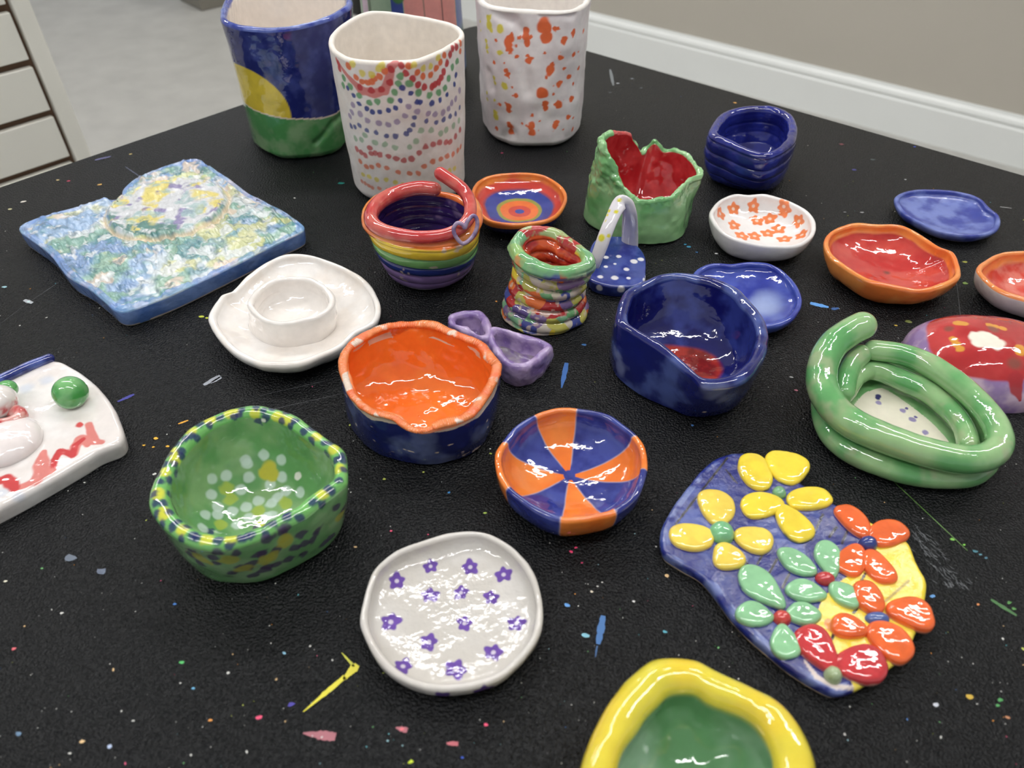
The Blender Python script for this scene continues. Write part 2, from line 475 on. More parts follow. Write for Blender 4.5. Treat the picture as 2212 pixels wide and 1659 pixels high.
# ------------------------------------------------------------------ ceiling lights
m_fix = plain('white_fixture_metal', (225, 225, 222), .4)
m_dif = plain('lit_diffuser', (255, 250, 240), .5, emit=LAMP)
def ceiling_light(x, y, ang, L, W, label):
    t = thing('ceiling_light', (x, y, 1.9), label, 'ceiling light', 'ceiling lights above the table')
    ex = np.array([math.cos(ang), math.sin(ang)]); ey = np.array([-ex[1], ex[0]])
    obox('housing', (x, y), ex, ey, 1.905, 1.9495, L / 2 + .03, W / 2 + .03, m_fix, t)
    obox('diffuser', (x, y), ex, ey, 1.895, 1.9045, L / 2, W / 2, m_dif, t)
for a in LIGHTS: ceiling_light(*a)

# ------------------------------------------------------------------ table
Cn = at(1048, 47)[:2]
corn = [Cn, Cn + ED * 1.35, Cn + ED * 1.35 + EL * .985, Cn + EL * .985]
def rounded(poly, r, n=8):
    out = []; m = len(poly)
    for i in range(m):
        p = poly[i]; a = poly[i - 1] - p; b = poly[(i + 1) % m] - p; a = a / np.linalg.norm(a); b = b / np.linalg.norm(b)
        for k in range(n + 1):
            t = k / n; out.append((1 - t) ** 2 * (p + a * r) + 2 * t * (1 - t) * p + t * t * (p + b * r))
    return out
tc_ = sum(corn) / 4
table = thing('craft_table', (tc_[0], tc_[1], FLOOR), 'black speckled craft table covered with painted clay pots', 'table')
mt = bpy.data.materials.new('black_textured_tabletop'); mt.use_nodes = True
nt = mt.node_tree; b = nt.nodes['Principled BSDF']; NN_ = nt.nodes.new; LL = nt.links.new
tcn = NN_('ShaderNodeTexCoord')
n1 = NN_('ShaderNodeTexNoise'); n1.inputs['Scale'].default_value = 620; n1.inputs['Detail'].default_value = 1.5; n1.inputs['Roughness'].default_value = .55
n2 = NN_('ShaderNodeTexNoise'); n2.inputs['Scale'].default_value = 7; n2.inputs['Detail'].default_value = 5
n3 = NN_('ShaderNodeTexVoronoi'); n3.inputs['Scale'].default_value = 210
for n in (n1, n2, n3): LL(tcn.outputs['Object'], n.inputs['Vector'])
rp = NN_('ShaderNodeValToRGB'); rp.color_ramp.elements[0].color = (.0018, .0022, .003, 1); rp.color_ramp.elements[1].color = (.004, .0047, .006, 1)
LL(n2.outputs['Fac'], rp.inputs[0])
# fine pale dust specks
rs = NN_('ShaderNodeValToRGB'); rs.color_ramp.elements[0].position = .0; rs.color_ramp.elements[0].color = (1, 1, 1, 1); rs.color_ramp.elements[1].position = .09; rs.color_ramp.elements[1].color = (0, 0, 0, 1)
LL(n3.outputs['Distance'], rs.inputs[0])
n4 = NN_('ShaderNodeSeparateColor'); LL(n3.outputs['Color'], n4.inputs[0])
gt = NN_('ShaderNodeMath'); gt.operation = 'GREATER_THAN'; gt.inputs[1].default_value = .93; LL(n4.outputs[0], gt.inputs[0])
ml = NN_('ShaderNodeMath'); ml.operation = 'MULTIPLY'; LL(gt.outputs[0], ml.inputs[0]); LL(rs.outputs[0], ml.inputs[1])
mx = NN_('ShaderNodeMix'); mx.data_type = 'RGBA'; mx.inputs['B'].default_value = (.28, .28, .29, 1)
LL(ml.outputs[0], mx.inputs[0]); LL(rp.outputs[0], mx.inputs['A']); LL(mx.outputs['Result'], b.inputs['Base Color'])
bp = NN_('ShaderNodeBump'); bp.inputs['Strength'].default_value = 1.0; bp.inputs['Distance'].default_value = .002
LL(n1.outputs['Fac'], bp.inputs['Height']); LL(bp.outputs[0], b.inputs['Normal'])
b.inputs['Roughness'].default_value = .37; b.inputs['Specular IOR Level'].default_value = .28
rc = rounded(corn, .045)
nr = len(rc)
def prism(poly, z0, z1):
    n = len(poly); V = [(p[0], p[1], z0) for p in poly] + [(p[0], p[1], z1) for p in poly]
    a = sum(poly[i][0] * poly[(i + 1) % n][1] - poly[(i + 1) % n][0] * poly[i][1] for i in range(n))
    Fc = [(i, (i + 1) % n, n + (i + 1) % n, n + i) for i in range(n)] + [tuple(range(n))[::-1], tuple(range(n, 2 * n))]
    if a < 0: Fc = [f[::-1] for f in Fc]
    return V, Fc
V, Fc = prism(rc, -.028, 0); top = mesh_obj('tabletop', V, Fc, mt, table, smooth=False)
V, Fc = prism([tc_ + (p - tc_) * 1.0035 for p in rc], -.026, -.0035); mesh_obj('edge_band', V, Fc, plain('grey_edge_band', (150, 150, 150), .5), table, smooth=False)
m_leg = plain('black_metal', (28, 28, 30), .35, metal=.6)
for c in corn:
    p = tc_ + (c - tc_) * .86
    g = tube([(p[0], p[1], -.03), (p[0], p[1], -.4), (p[0], p[1], FLOOR + .002)], .022, M=10, N=20, ref=(1, 0, 0)); 
    # legs are below the tabletop, keep their real heights
    g.R[..., 2] = np.interp(np.linspace(0, 1, g.J), [0, 1], [-.0285, FLOOR + .001])[:, None]
    g.c[:] = lin((28, 28, 30)); g.build('leg', GLS, table)

# paint marks on the tabletop : thin dried drips
SV, SF, SCc = [], [], []
def flake(px, py, rx, ry, ang, col, jag=.25, n=9):
    c = at(px, py, 0); k = len(SV); h = .00012 + .0001 * rng.random()
    e = [np.array([c[0], c[1], h * 1.6])]
    for i in range(n):
        a = 2 * PI * i / n; q = 1 + jag * (rng.random() - .5) * 2
        x, y = rx * q * math.cos(a), ry * q * math.sin(a)
        e.append(np.array([c[0] + x * math.cos(ang) - y * math.sin(ang), c[1] + x * math.sin(ang) + y * math.cos(ang), h]))
    for v in e[1:]: e = e + [np.array([v[0], v[1], .00002])]
    SV.extend(e); SCc.extend([lin(col)] * len(e))
    for i in range(n):
        j = (i + 1) % n
        SF.append((k, k + 1 + i, k + 1 + j)); SF.append((k + 1 + i, k + 1 + n + i, k + 1 + n + j, k + 1 + j))
def smear(a, b, w0, w1, col, n=14, jit=.15):
    A, B = at(*a, 0), at(*b, 0); d = (B - A)[:2]; L = np.linalg.norm(d); d /= L; nrm = np.array([-d[1], d[0]]); k = len(SV); h = .00015
    for i in range(n + 1):
        t = i / n; c = A[:2] + d * L * t; w = (w0 + (w1 - w0) * t) * (.6 + .4 * math.sin(PI * t)) * (1 + jit * (rng.random() - .5) * 2)
        for s_ in (-1, 1):
            p = c + nrm * w * s_ + nrm * w * jit * (rng.random() - .5); SV.append(np.array([p[0], p[1], h])); SCc.append(lin(col))
    for i in range(n): SF.append((k + 2 * i, k + 2 * i + 2, k + 2 * i + 3, k + 2 * i + 1))
pal = [(205, 205, 200)] * 12 + [(150, 190, 200), (90, 160, 170), (215, 180, 130), (190, 200, 90), (220, 90, 130), (80, 130, 200), (110, 180, 110), (225, 150, 60)]
k = 0
while k < 950:
    x, y = rng.uniform(-30, 2240), rng.uniform(60, 1690)
    w = at(x, y, 0)[:2] - Cn; e1, e2 = w @ ED, w @ EL
    if not (.02 < e1 < 1.3 and .02 < e2 < .96): continue
    r = min(.00022 * math.exp(rng.normal(0, .55)), .0011); flake(x, y, r * rng.uniform(1, 1.8), r, rng.uniform(0, PI), pal[rng.integers(len(pal))]); k += 1
for x, y, r, c in [(845, 1147, 1.0, (235, 80, 120)), (925, 1155, .6, (235, 80, 120)), (1244, 1183, 1.2, (240, 70, 120)), (1234, 1192, 1.3, (240, 70, 120)), (1257, 1216, .8, (235, 80, 130)),
                   (1278, 1137, 1.4, (210, 60, 100)), (915, 1020, .9, (200, 210, 100)), (1060, 980, 1.2, (170, 190, 80)), (1048, 1108, 1.2, (170, 200, 80)), (970, 1064, 1.2, (60, 130, 190)), (830, 1035, 1.3, (190, 200, 90)),
                   (336, 947, 2.0, (240, 180, 40)), (311, 962, 1.2, (240, 180, 40)), (331, 966, 1.2, (240, 180, 40)), (362, 964, 1.4, (240, 180, 40)), (393, 1431, 1.6, (80, 185, 100)), (378, 1305, 1.2, (70, 130, 210)),
                   (418, 1487, 1.1, (100, 170, 210)), (455, 1556, 1.2, (225, 150, 70)), (178, 1602, 1.5, (225, 190, 140)), (237, 1613, 1.6, (180, 195, 225)), (30, 1402, 1.5, (220, 100, 110)), (12, 1256, 1.2, (225, 220, 200)), (40, 1585, 1.8, (100, 130, 160)),
                   (560, 1550, 1.8, (235, 80, 120)), (629, 1522, 2.0, (70, 60, 160)), (614, 1411, 1.3, (140, 190, 215)), (868, 1575, 1.3, (220, 110, 120)), (1050, 1566, 1.2, (240, 80, 120)), (887, 1646, 1.5, (190, 210, 40)), (999, 1637, .9, (40, 80, 190)),
                   (2095, 1505, 2.2, (200, 165, 50)), (2160, 1512, 1.6, (70, 150, 80)), (2155, 1524, 1.2, (70, 150, 80)), (2176, 1550, 1.4, (190, 130, 90)), (2022, 1523, 1.8, (200, 205, 215)), (2057, 1165, 1.6, (120, 190, 70)), (2083, 1177, 1.1, (120, 190, 70)),
                   (2106, 1191, 1.8, (60, 120, 135)), (2118, 1198, 1.3, (80, 130, 145)), (2130, 1205, 1.2, (60, 110, 130)), (2113, 1306, 1.1, (220, 140, 80)), (2014, 1288, 1.8, (90, 150, 210)), (2180, 1302, 1.6, (80, 140, 70)), (2190, 1315, 1.4, (80, 140, 70)),
                   (1547, 548, 2.0, (225, 225, 225)), (1488, 533, 2.2, (60, 150, 190)), (1480, 528, 1.6, (60, 150, 190)), (1505, 545, 1.4, (50, 110, 170)), (1588, 222, 2.4, (200, 150, 80)), (1335, 180, 3.0, (150, 155, 160)), (1318, 200, 2.2, (110, 115, 120)), (1385, 190, 2.0, (110, 115, 120)), (1365, 170, 3.5, (90, 95, 100)),
                   (1976, 317, 1.8, (70, 90, 200)), (1885, 345, 3, (80, 90, 90)), (1818, 312, 3.2, (110, 60, 65)), (1845, 367, 3, (70, 70, 130)), (1956, 388, 1.4, (210, 215, 215)), (1862, 459, 2, (160, 160, 160)), (1825, 458, 1.6, (150, 150, 150)),
                   (2085, 612, 3.0, (120, 150, 70)), (2084, 566, 2.4, (150, 150, 60)), (1962, 695, 3.5, (110, 120, 60)), (1935, 703, 1.6, (190, 160, 60)), (1720, 843, 1.6, (200, 120, 140)), (1710, 815, 1.6, (170, 170, 170)), (1262, 745, 2.2, (60, 110, 170)),
                   (737, 396, 4, (20, 120, 110)), (282, 333, 2, (190, 170, 110)), (125, 389, 2.2, (200, 180, 130)), (148, 391, 2, (200, 70, 100)), (216, 399, 2.6, (210, 165, 90)), (50, 436, 3.2, (215, 210, 200)), (22, 452, 2.2, (200, 195, 150)), (62, 652, 2.6, (190, 215, 215)), (10, 620, 2.4, (150, 190, 200)), (435, 684, 2.4, (190, 200, 50)), (447, 687, 1.8, (190, 200, 50)),
                   (1040, 1465, 0.6, (235, 200, 90)), (1225, 1307, 2, (90, 150, 215)), (1264, 1373, 2.4, (130, 190, 210)), (1278, 1278, 1.1, (220, 210, 190)), (1369, 1299, 1.1, (225, 225, 225)), (1437, 1365, 1.4, (80, 160, 180)), (220, 1235, 3.6, (95, 105, 125)), (152, 1205, 4, (100, 110, 125))]:
    flake(x, y, r * .0009, r * .0006, rng.uniform(-.3, .3), c)
for a in [((655, 1538), (745, 1462), .0004, .0022, (225, 215, 60)), ((742, 1468), (772, 1436), .0012, .003, (215, 205, 60)), ((738, 1410), (765, 1440), .0003, .001, (190, 190, 60)), ((655, 1584), (725, 1592), .0008, .0034, (170, 105, 115)),
          ((855, 1572), (880, 1578), .0006, .002, (170, 100, 110)), ((965, 1606), (990, 1607), .0008, .0016, (190, 100, 110)), ((1303, 1330), (1292, 1392), .0022, .0018, (60, 110, 170)), ((1290, 1395), (1286, 1420), .0006, .0003, (50, 90, 140)),
          ((1224, 784), (1213, 838), .0028, .001, (40, 95, 165)), ((1750, 655), (1790, 664), .003, .002, (90, 150, 215)), ((1796, 668), (1812, 666), .0018, .0014, (50, 90, 150)), ((385, 916), (407, 908), .0008, .0008, (235, 165, 40)), ((440, 832), (476, 812), .002, .0025, (150, 155, 165)), ((455, 828), (478, 815), .001, .002, (160, 165, 175)),
          ((1930, 1040), (2090, 1190), .0003, .0004, (90, 130, 60)), ((2088, 800), (2065, 600), .0002, .0003, (75, 78, 80)), ((1345, 620), (1352, 660), .0003, .0005, (50, 100, 110)), ((560, 855), (700, 824), .0002, .00025, (80, 82, 86)), ((500, 905), (740, 850), .0002, .0002, (70, 72, 76)),
          ((60, 655), (130, 608), .0002, .0003, (90, 92, 96)), ((0, 700), (60, 655), .0002, .0002, (80, 82, 86)), ((52, 648), (70, 655), .002, .002, (170, 175, 180)), ((205, 346), (240, 338), .002, .002, (90, 90, 130)), ((270, 360), (300, 380), .0006, .001, (70, 75, 95)), ((2160, 447), (2185, 450), .0006, .0008, (150, 150, 150)), ((2140, 1295), (2196, 1330), .0012, .0012, (60, 110, 55)), ((254, 868), (290, 852), .0012, .0016, (50, 50, 150)), ((1318, 150), (1325, 185), .002, .002, (110, 115, 118))]:
    smear(*a)
for i in range(90):  # scuffed chalky patch beside the flower plaque
    t = rng.random(); x = 1965 + 105 * t + rng.normal(0, 13); y = 1140 + 130 * t + rng.normal(0, 8)
    smear((x, y), (x + rng.uniform(6, 16), y + rng.uniform(6, 15)), .00012, .0002, (105, 108, 112), n=4)
mp = glaze('dried_paint', .5, .1, 100, coat=0)
sp = mesh_obj('paint_splatter', np.array(SV), SF, mp, table, smooth=False, colors=np.array(SCc)); sp['kind'] = 'stuff'; sp['label'] = 'dried paint specks and smears in many colours'

# ------------------------------------------------------------------ slatwall display
pe = np.array([-.706, 1.2]); pd = np.array([-.695, -.719]); pn = np.array([.719, -.695])  # pn faces the table
m_sl = plain('cream_slatwall', (236, 234, 224), .5, var=.02, scale=10); m_gr = plain('brown_groove', (104, 78, 58), .7)
sw = thing('slatwall_display', (*(pe + pd * .6), FLOOR), 'cream slatwall display panel with brown grooves standing beyond the left table edge', 'display panel')
obox('backing', pe + pd * .66 - pn * .012, pd, pn, FLOOR + .001, .45, .64, .006, m_gr, sw)
z = .4235
zz = []
while z > FLOOR + .1:
    obox('slat', pe + pd * .655, pd, pn, z - .0665, z, .625, .006, m_sl, sw, bev=.0015); z -= .0775
obox('end_trim', pe + pd * .012, pd, pn, FLOOR + .001, .47, .012, .012, m_sl, sw, bev=.002)
obox('end_trim', pe + pd * 1.31, pd, pn, FLOOR + .001, .47, .012, .012, m_sl, sw, bev=.002)
# grey post base, white plinth and black bin far behind
q = at(435, 26, FLOOR)[:2]; ex = np.array([.72, .69]); ey = np.array([-.69, .72])
po = thing('floor_pedestal', (*(q + ey * .1 + ex * .08), FLOOR), 'grey square pedestal standing on the far floor behind the blue vase', 'pedestal')
obox('column', q + ex * .11 + ey * .11, ex, ey, FLOOR + .001, FLOOR + .9, .105, .105, plain('grey_post', (128, 124, 114), .6), po, bev=.004)
obox('cap', q + ex * .11 + ey * .11, ex, ey, FLOOR + .9, FLOOR + .92, .12, .12, plain('grey_post', (128, 124, 114), .6), po, bev=.004)
q2 = at(545, -4, FLOOR)[:2]
pl = thing('storage_cabinet', (*q2, FLOOR), 'white cabinet on the far floor to the right of the grey pedestal', 'cabinet')
obox('body', q2 - WN * .0 + WN * .12, WD, WN, FLOOR + .001, FLOOR + .7, .12, .11, m_trim, pl, bev=.004)
obox('worktop', q2 + WN * .12, WD, WN, FLOOR + .7, FLOOR + .72, .13, .12, m_trim, pl, bev=.004)
q3 = at(800, 40, FLOOR)[:2]
c3 = q3 + np.array([0.0, .15])
th = np.linspace(0, 2 * PI, 40, endpoint=False)
R = []
for r, zz_ in [(.01, FLOOR + .001), (.125, FLOOR + .001), (.15, FLOOR + .38), (.155, FLOOR + .38), (.155, FLOOR + .4), (.145, FLOOR + .4), (.12, FLOOR + .02), (.01, FLOOR + .02)]:
    R.append(np.stack([c3[0] + r * np.cos(th), c3[1] + r * np.sin(th), np.full(40, zz_)], 1))
g = Grid(R, [OUT] * 8, range(8)); g.c[:] = lin((20, 20, 22)); g.base = np.array([c3[0], c3[1], FLOOR])
put(g, 'waste_bin', GLS, 'black waste bin on the floor beyond the table between the tall vases', 'bin')

# ================================================================== tall vases
def C2(L, ox, oy, sc): return [(ox + a[0] / sc, oy + a[1] / sc) + tuple(a[2:]) for a in L]

# blue landscape vase
g = vessel(loop([(475, 38), (501, 53), (543, 60), (599, 61), (654, 53), (710, 37), (740, 22), (760, 6), (752, -22), (712, -44), (640, -56), (570, -54), (512, -32), (482, 2)], .142),
           loop([(543, 288), (556, 322), (595, 344), (640, 349), (700, 342), (738, 328), (757, 298), (745, 262), (690, 238), (640, 232), (590, 240), (555, 262)], 0),
           t=.0075, tb=.006, kin=9, N=420, jo=160, ji=80, lump=.0012, lfreq=35, seed=3, foot=.006)
g.dent([(684, 312), (722, 268), (745, 246)], .0035, .0022)
n = fbm(g.R, 70, 5, 4); n2 = fbm(g.R, 160, 9, 3)
col = mix(np.broadcast_to(NAVY * .8, g.R.shape), np.broadcast_to(lin((60, 72, 140)), g.R.shape), sm(n * .7 + n2 * .3, .42, .72) * .7)
tt = lambda p: math.atan2(p[1] - g.base[1], p[0] - g.base[0])
q1, q2_ = g.hit(511, 141, (OUT,))[0], g.hit(618, 250, (OUT,))[0]; z0_ = g.hit(575, 250, (OUT,))[0][2]
e_ = np.hypot((g.th[None] - tt(q1)) / (tt(q2_) - tt(q1)), (g.R[..., 2] - z0_) / (q1[2] - z0_))
sunm = (1 - sm(e_, .985, 1.01)) * (g.sec == OUT)[:, None]
col = mix(col, np.broadcast_to(lin((216, 190, 40)), g.R.shape) * (.85 + .3 * n[..., None]), sunm)
d2 = g.th[None, :]
hill = .045 + .006 * np.sin(2.2 * g.th + 1.6)[None, :] + .003 * (vnoise(g.R, 40, 3) - .5)
# horizon measured from the photograph: dips in the middle of the visible side
for (x, y) in [(532, 232), (610, 258), (700, 262), (752, 236)]: pass
hz = {k: g.hit(*k)[0] for k in [(530, 228), (575, 250), (620, 260), (680, 262), (722, 250), (742, 232), (752, 216)]}
an = [math.atan2(v[1] - g.base[1], v[0] - g.base[0]) for v in hz.values()]; zv = [v[2] for v in hz.values()]
o_ = np.argsort(an); hill = np.interp(g.th, np.array(an)[o_], np.array(zv)[o_])[None, :] + .002 * (vnoise(g.R, 50, 3) - .5)
grn = mix(np.broadcast_to(lin((72, 140, 76)), g.R.shape), np.broadcast_to(lin((122, 160, 112)), g.R.shape), sm(fbm(g.R, 60, 21, 4), .4, .7))
below = 1 - sm(g.R[..., 2] - hill, -.0006, .0006)
col = mix(col, grn, below)
m = (g.sec == OUT)[:, None] & (np.abs(g.R[..., 2] - hill) < .0009); col = np.where(m[..., None], CLAY * .8 + col * .2, col)
inn = sm(np.where(np.isin(g.sec, (INN,))[:, None], .0, 0) + np.where((g.sec == INN)[:, None], g.R[..., 2] * 0 + 1, 0), .4, .6)
lip = np.where((g.sec == INN)[:, None] & (g.R[..., 2] < .139 + .001 * np.sin(g.th * 9)[None]), 1.0, 0)
rimb = np.isin(g.sec, (RIM,))[:, None] | ((g.sec == INN)[:, None] & (lip < .5)) | ((g.sec == OUT)[:, None] & (g.R[..., 2] > .1375))
col = np.where(rimb[..., None], mottle(g, COBALT, lin((92, 110, 184)), 90, 2), col)
col = mix(col, np.broadcast_to(lin((236, 226, 216)), g.R.shape), lip)
g.c = col
put(g, 'landscape_vase', GL, 'tall blue vase with a yellow sun above a green hill band', 'vase', None)

# dotted vase
g = vessel(loop([(709, 83), (711, 100), (726, 115), (751, 127), (793, 133), (848, 134), (890, 133), (917, 126), (959, 108), (995, 86), (1003, 69), (987, 53), (953, 42), (876, 28), (815, 22), (779, 28), (737, 50), (717, 67)], .147),
           loop([(768, 392), (775, 418), (800, 434), (860, 442), (930, 440), (985, 427), (1003, 395), (985, 358), (940, 338), (880, 332), (820, 338), (785, 358)], 0),
           t=.0058, tb=.005, kin=9, N=560, jo=240, ji=80, lump=.0012, lfreq=30, seed=8, foot=.005, bulge=.001)
g.c[:] = mottle(g, lin((232, 222, 216)), lin((238, 232, 228)), 60, 1)
g.c[np.isin(g.sec, (RIM, INN))] = lin((240, 232, 222))
cv = lambda L: C2(L, 460, 0, 3.607)
g.stroke(cv([(950, 470, .002), (1000, 545, .002), (1080, 645, .003), (1150, 712, .0045), (1240, 738, .0045), (1330, 720, .0045), (1375, 640, .004), (1390, 540, .004), (1415, 485, .003)]), .003, lin((214, 128, 124)))
RD, OR, YE, GR, BL, PU = lin((190, 44, 52)), lin((228, 104, 44)), lin((226, 208, 60)), lin((88, 158, 100)), lin((40, 62, 140)), lin((128, 102, 160))
for pts, c, r, op in [
    ([(1140, 690), (1230, 715), (1310, 710), (1375, 655), (1395, 555), (1455, 515), (1505, 580), (1560, 625), (1605, 668), (1655, 690), (1715, 685), (1740, 670), (1768, 648), (1790, 610), (1810, 562), (1835, 500), (1860, 430), (1880, 385), (1912, 365), (965, 500), (975, 540)], RD, .0031, .95),
    ([(1045, 525), (1105, 612), (1160, 650), (1195, 655), (1230, 650), (1255, 628), (1290, 605), (1330, 560), (1535, 525), (1597, 578), (1650, 600), (1708, 590), (1752, 540), (1785, 480), (1815, 435), (1945, 340), (1940, 400)], OR, .0030, .95),
    ([(1085, 515), (1155, 580), (1230, 595), (1280, 545), (1310, 500), (1580, 512), (1648, 538), (1708, 525), (1770, 450)], YE, .0029, .85),
    ([(1010, 620), (1005, 670), (1060, 685), (1130, 755), (1215, 812), (1280, 803), (1375, 793), (1415, 732), (1440, 665), (1460, 610), (1535, 662, .0042), (1610, 732, .0038), (1698, 752), (1768, 730), (1820, 690), (1850, 610), (1880, 520), (1915, 485)], GR, .0030, .9),
    ([(1045, 700), (1085, 755), (1130, 820), (1190, 858), (1235, 885), (1295, 885), (1360, 872), (1412, 852), (1462, 795), (1482, 695, .0033), (1550, 738), (1600, 805, .0028), (1622, 808), (1712, 812, .0032), (1778, 790), (1835, 745), (1893, 665), (1908, 585, .003)], BL, .0023, .95),
    ([(1085, 830), (1070, 880), (1055, 910), (1140, 900), (1195, 948), (1293, 975), (1362, 983), (1432, 965), (1503, 915), (1525, 845), (1600, 880), (1690, 893), (1745, 900), (1805, 885), (1850, 850), (1875, 810), (1905, 775), (1935, 710)], PU, .0028, .7),
    ([(1065, 990), (1100, 1000), (1130, 985), (1195, 1028), (1268, 1045), (1345, 1070), (1425, 1075, .003), (1508, 1055), (1537, 1028), (1568, 982), (1580, 925), (1668, 955), (1745, 965), (1808, 940), (1860, 913), (1905, 885), (1935, 840)], BL, .0024, .85),
    ([(1100, 1090), (1175, 1065), (1150, 1100), (1255, 1125), (1333, 1137), (1410, 1160), (1535, 1160), (1590, 1110), (1625, 1030), (1705, 1030), (1785, 1045), (1828, 1020), (1888, 985), (1930, 945)], GR, .0028, .6),
    ([(1110, 1170), (1145, 1195), (1180, 1225), (1210, 1160), (1225, 1205), (1262, 1205), (1298, 1222), (1360, 1230), (1425, 1250), (1485, 1265), (1548, 1252, .0034), (1610, 1205, .003), (1663, 1158), (1723, 1135), (1770, 1125), (1828, 1112), (1860, 1110), (1905, 1060), (1938, 1015)], RD, .0029, .8),
    ([(1140, 1270), (1187, 1308), (1237, 1315), (1285, 1300), (1352, 1322), (1450, 1352), (1537, 1365), (1605, 1363), (1653, 1307), (1720, 1268), (1782, 1250), (1832, 1230), (1885, 1203), (1922, 1172), (1945, 1145)], OR, .0027, .8),
    ([(1160, 1370), (1213, 1390), (1265, 1408), (1343, 1410), (1412, 1430), (1480, 1450), (1850, 1340), (1895, 1315)], YE, .0025, .8),
    ([(1150, 1420), (1180, 1440), (1210, 1460), (1240, 1478), (1290, 1482), (1350, 1490)], OR, .0022, .7)]:
    g.dots(cv(pts), r * 1.12, c, sec=(OUT,), op=op)
put(g, 'dotted_vase', GLM, 'tall white vase painted with rainbow scallops of small dots', 'vase')

# orange splash vase
g = vessel(loop([(1028, -12), (1046, 8), (1080, 18), (1150, 23), (1215, 24), (1258, 14), (1277, -10), (1270, -40), (1220, -62), (1150, -68), (1075, -58), (1036, -38)], .145),
           loop([(1043, 268), (1058, 300), (1100, 318), (1150, 323), (1200, 319), (1240, 302), (1253, 268), (1235, 232), (1190, 215), (1140, 212), (1085, 222), (1055, 242)], 0),
           t=.008, tb=.005, kin=9, N=480, jo=220, ji=70, lump=.0028, lfreq=28, seed=15, foot=.009)
g.dent([(1068, 28), (1085, 40), (1110, 52), (1124, 70)], .006, .0042); g.dent([(1128, 100), (1124, 130), (1140, 200)], .007, .0028); g.dent([(1170, 28), (1240, 34)], .004, .002); g.dent([(1052, 160), (1058, 190)], .006, .003)
g.dent([(1085, 300), (1100, 290)], .006, .003); g.dent([(1165, 250), (1190, 262)], .009, .002)
g.c[:] = mottle(g, lin((228, 218, 220)), lin((238, 232, 232)), 50, 1)
g.c[np.isin(g.sec, (RIM, INN))] = lin((242, 236, 230))
cv = lambda L: [(960 + a / 4.88, b / 4.88, r * .0001) for a, b, r in L]
g.dots(cv([(845, 330, 50), (845, 400, 55), (800, 410, 20), (895, 410, 20), (860, 460, 45), (680, 420, 45), (665, 480, 55), (690, 540, 35), (1040, 310, 70), (1065, 400, 60), (1175, 318, 25), (1150, 320, 20), (1200, 314, 20), (1375, 350, 32), (1480, 335, 22), (1270, 440, 42), (535, 440, 20), (770, 610, 20), (870, 600, 22), (875, 655, 42), (1050, 573, 17), (1228, 620, 35), (1375, 590, 28), (1430, 555, 12),
           (510, 672, 20), (620, 675, 12), (635, 765, 25), (665, 800, 30), (1120, 740, 55), (1150, 700, 30), (1268, 740, 20), (1432, 725, 20), (1085, 833, 22), (1330, 820, 38), (1375, 890, 17), (1205, 910, 35), (710, 935, 14), (745, 1025, 28), (1040, 990, 65), (1155, 1010, 17), (1355, 1050, 34), (1220, 1110, 42), (1070, 1110, 38), (1060, 1150, 36), (570, 1115, 20), (665, 1130, 42), (665, 1180, 32),
           (1320, 1245, 30), (1375, 1248, 13), (930, 1225, 20), (1012, 1290, 13), (815, 1322, 14), (530, 1355, 20), (680, 1340, 38), (695, 1400, 42), (920, 1350, 42), (920, 1405, 48), (1190, 1310, 30), (1165, 1350, 36), (1265, 1378, 12), (1370, 1360, 24)]), 1, lin((232, 104, 48)), sec=(OUT,), wob=.55, soft=.2)
g.dots(cv([(445, 190, 36), (455, 270, 45), (475, 320, 30), (585, 318, 45), (420, 430, 22), (430, 500, 30), (440, 560, 22), (568, 572, 34), (505, 830, 32), (515, 880, 26), (618, 918, 38), (430, 990, 22), (435, 1050, 18), (510, 1062, 18), (515, 1190, 32), (520, 1240, 34), (360, 230, 18), (365, 320, 15)]), 1, lin((222, 208, 70)), sec=(OUT,), wob=.5, soft=.3)
put(g, 'splashed_vase', GLM, 'tall white dented vase with orange and yellow paint blots', 'vase')

# castle-painted vase behind
bc = at(903, 152, 0); aa = np.linspace(0, 2 * PI, 24, endpoint=False)
g = vessel(np.stack([bc[0] - .003 + .0615 * np.cos(aa), bc[1] + .061 * np.sin(aa), np.full(24, .16)], 1), np.stack([bc[0] + .0665 * np.cos(aa), bc[1] + .066 * np.sin(aa), np.zeros(24)], 1), t=.006, tb=.005, kin=9, N=420, jo=160, ji=50, lump=.001, lfreq=30, seed=23, foot=.006)
g.c[:] = mottle(g, lin((146, 172, 142)), lin((160, 184, 154)), 60, 4)
lowm = 1 - sm(g.R[..., 2], .05, .07)
blu = np.broadcast_to(lin((92, 108, 158)), g.R.shape)
def between(x0, x1, c):
    def col_(x):
        d = np.hypot(g.px - x, g.py - 12) + np.where(g.front & (g.sec == OUT)[:, None], 0, 1e3); return g.th[np.argmin(d) % g.N]
    t0, t1 = col_(x0), col_(x1)
    m = (g.th > t0) & (g.th < t1); g.c[:, m] = mix(g.c[:, m], np.array(c), np.where((g.sec == OUT)[:, None], 1 - lowm[:, m], 0))
g.c = mix(g.c, mottle(g, lin((96, 128, 92)), lin((92, 108, 158)), 40, 8), lowm)
between(783, 795, lin((214, 186, 204))); between(795, 802, lin((110, 128, 104))); between(844, 872, lin((62, 78, 148)))
between(872, 984, lin((222, 146, 138))); between(913, 918, lin((160, 120, 108))); between(952, 957, lin((140, 96, 92))); between(984, 1012, lin((110, 126, 180)))
g.dots([(858, 0, .0075)], 1, lin((72, 118, 62)), sec=(OUT,))
g.c[np.isin(g.sec, (INN,))] = WHITE
put(g, 'painted_vase', GLS, 'tall vase behind the dotted one, painted pink, sage green and blue', 'vase')

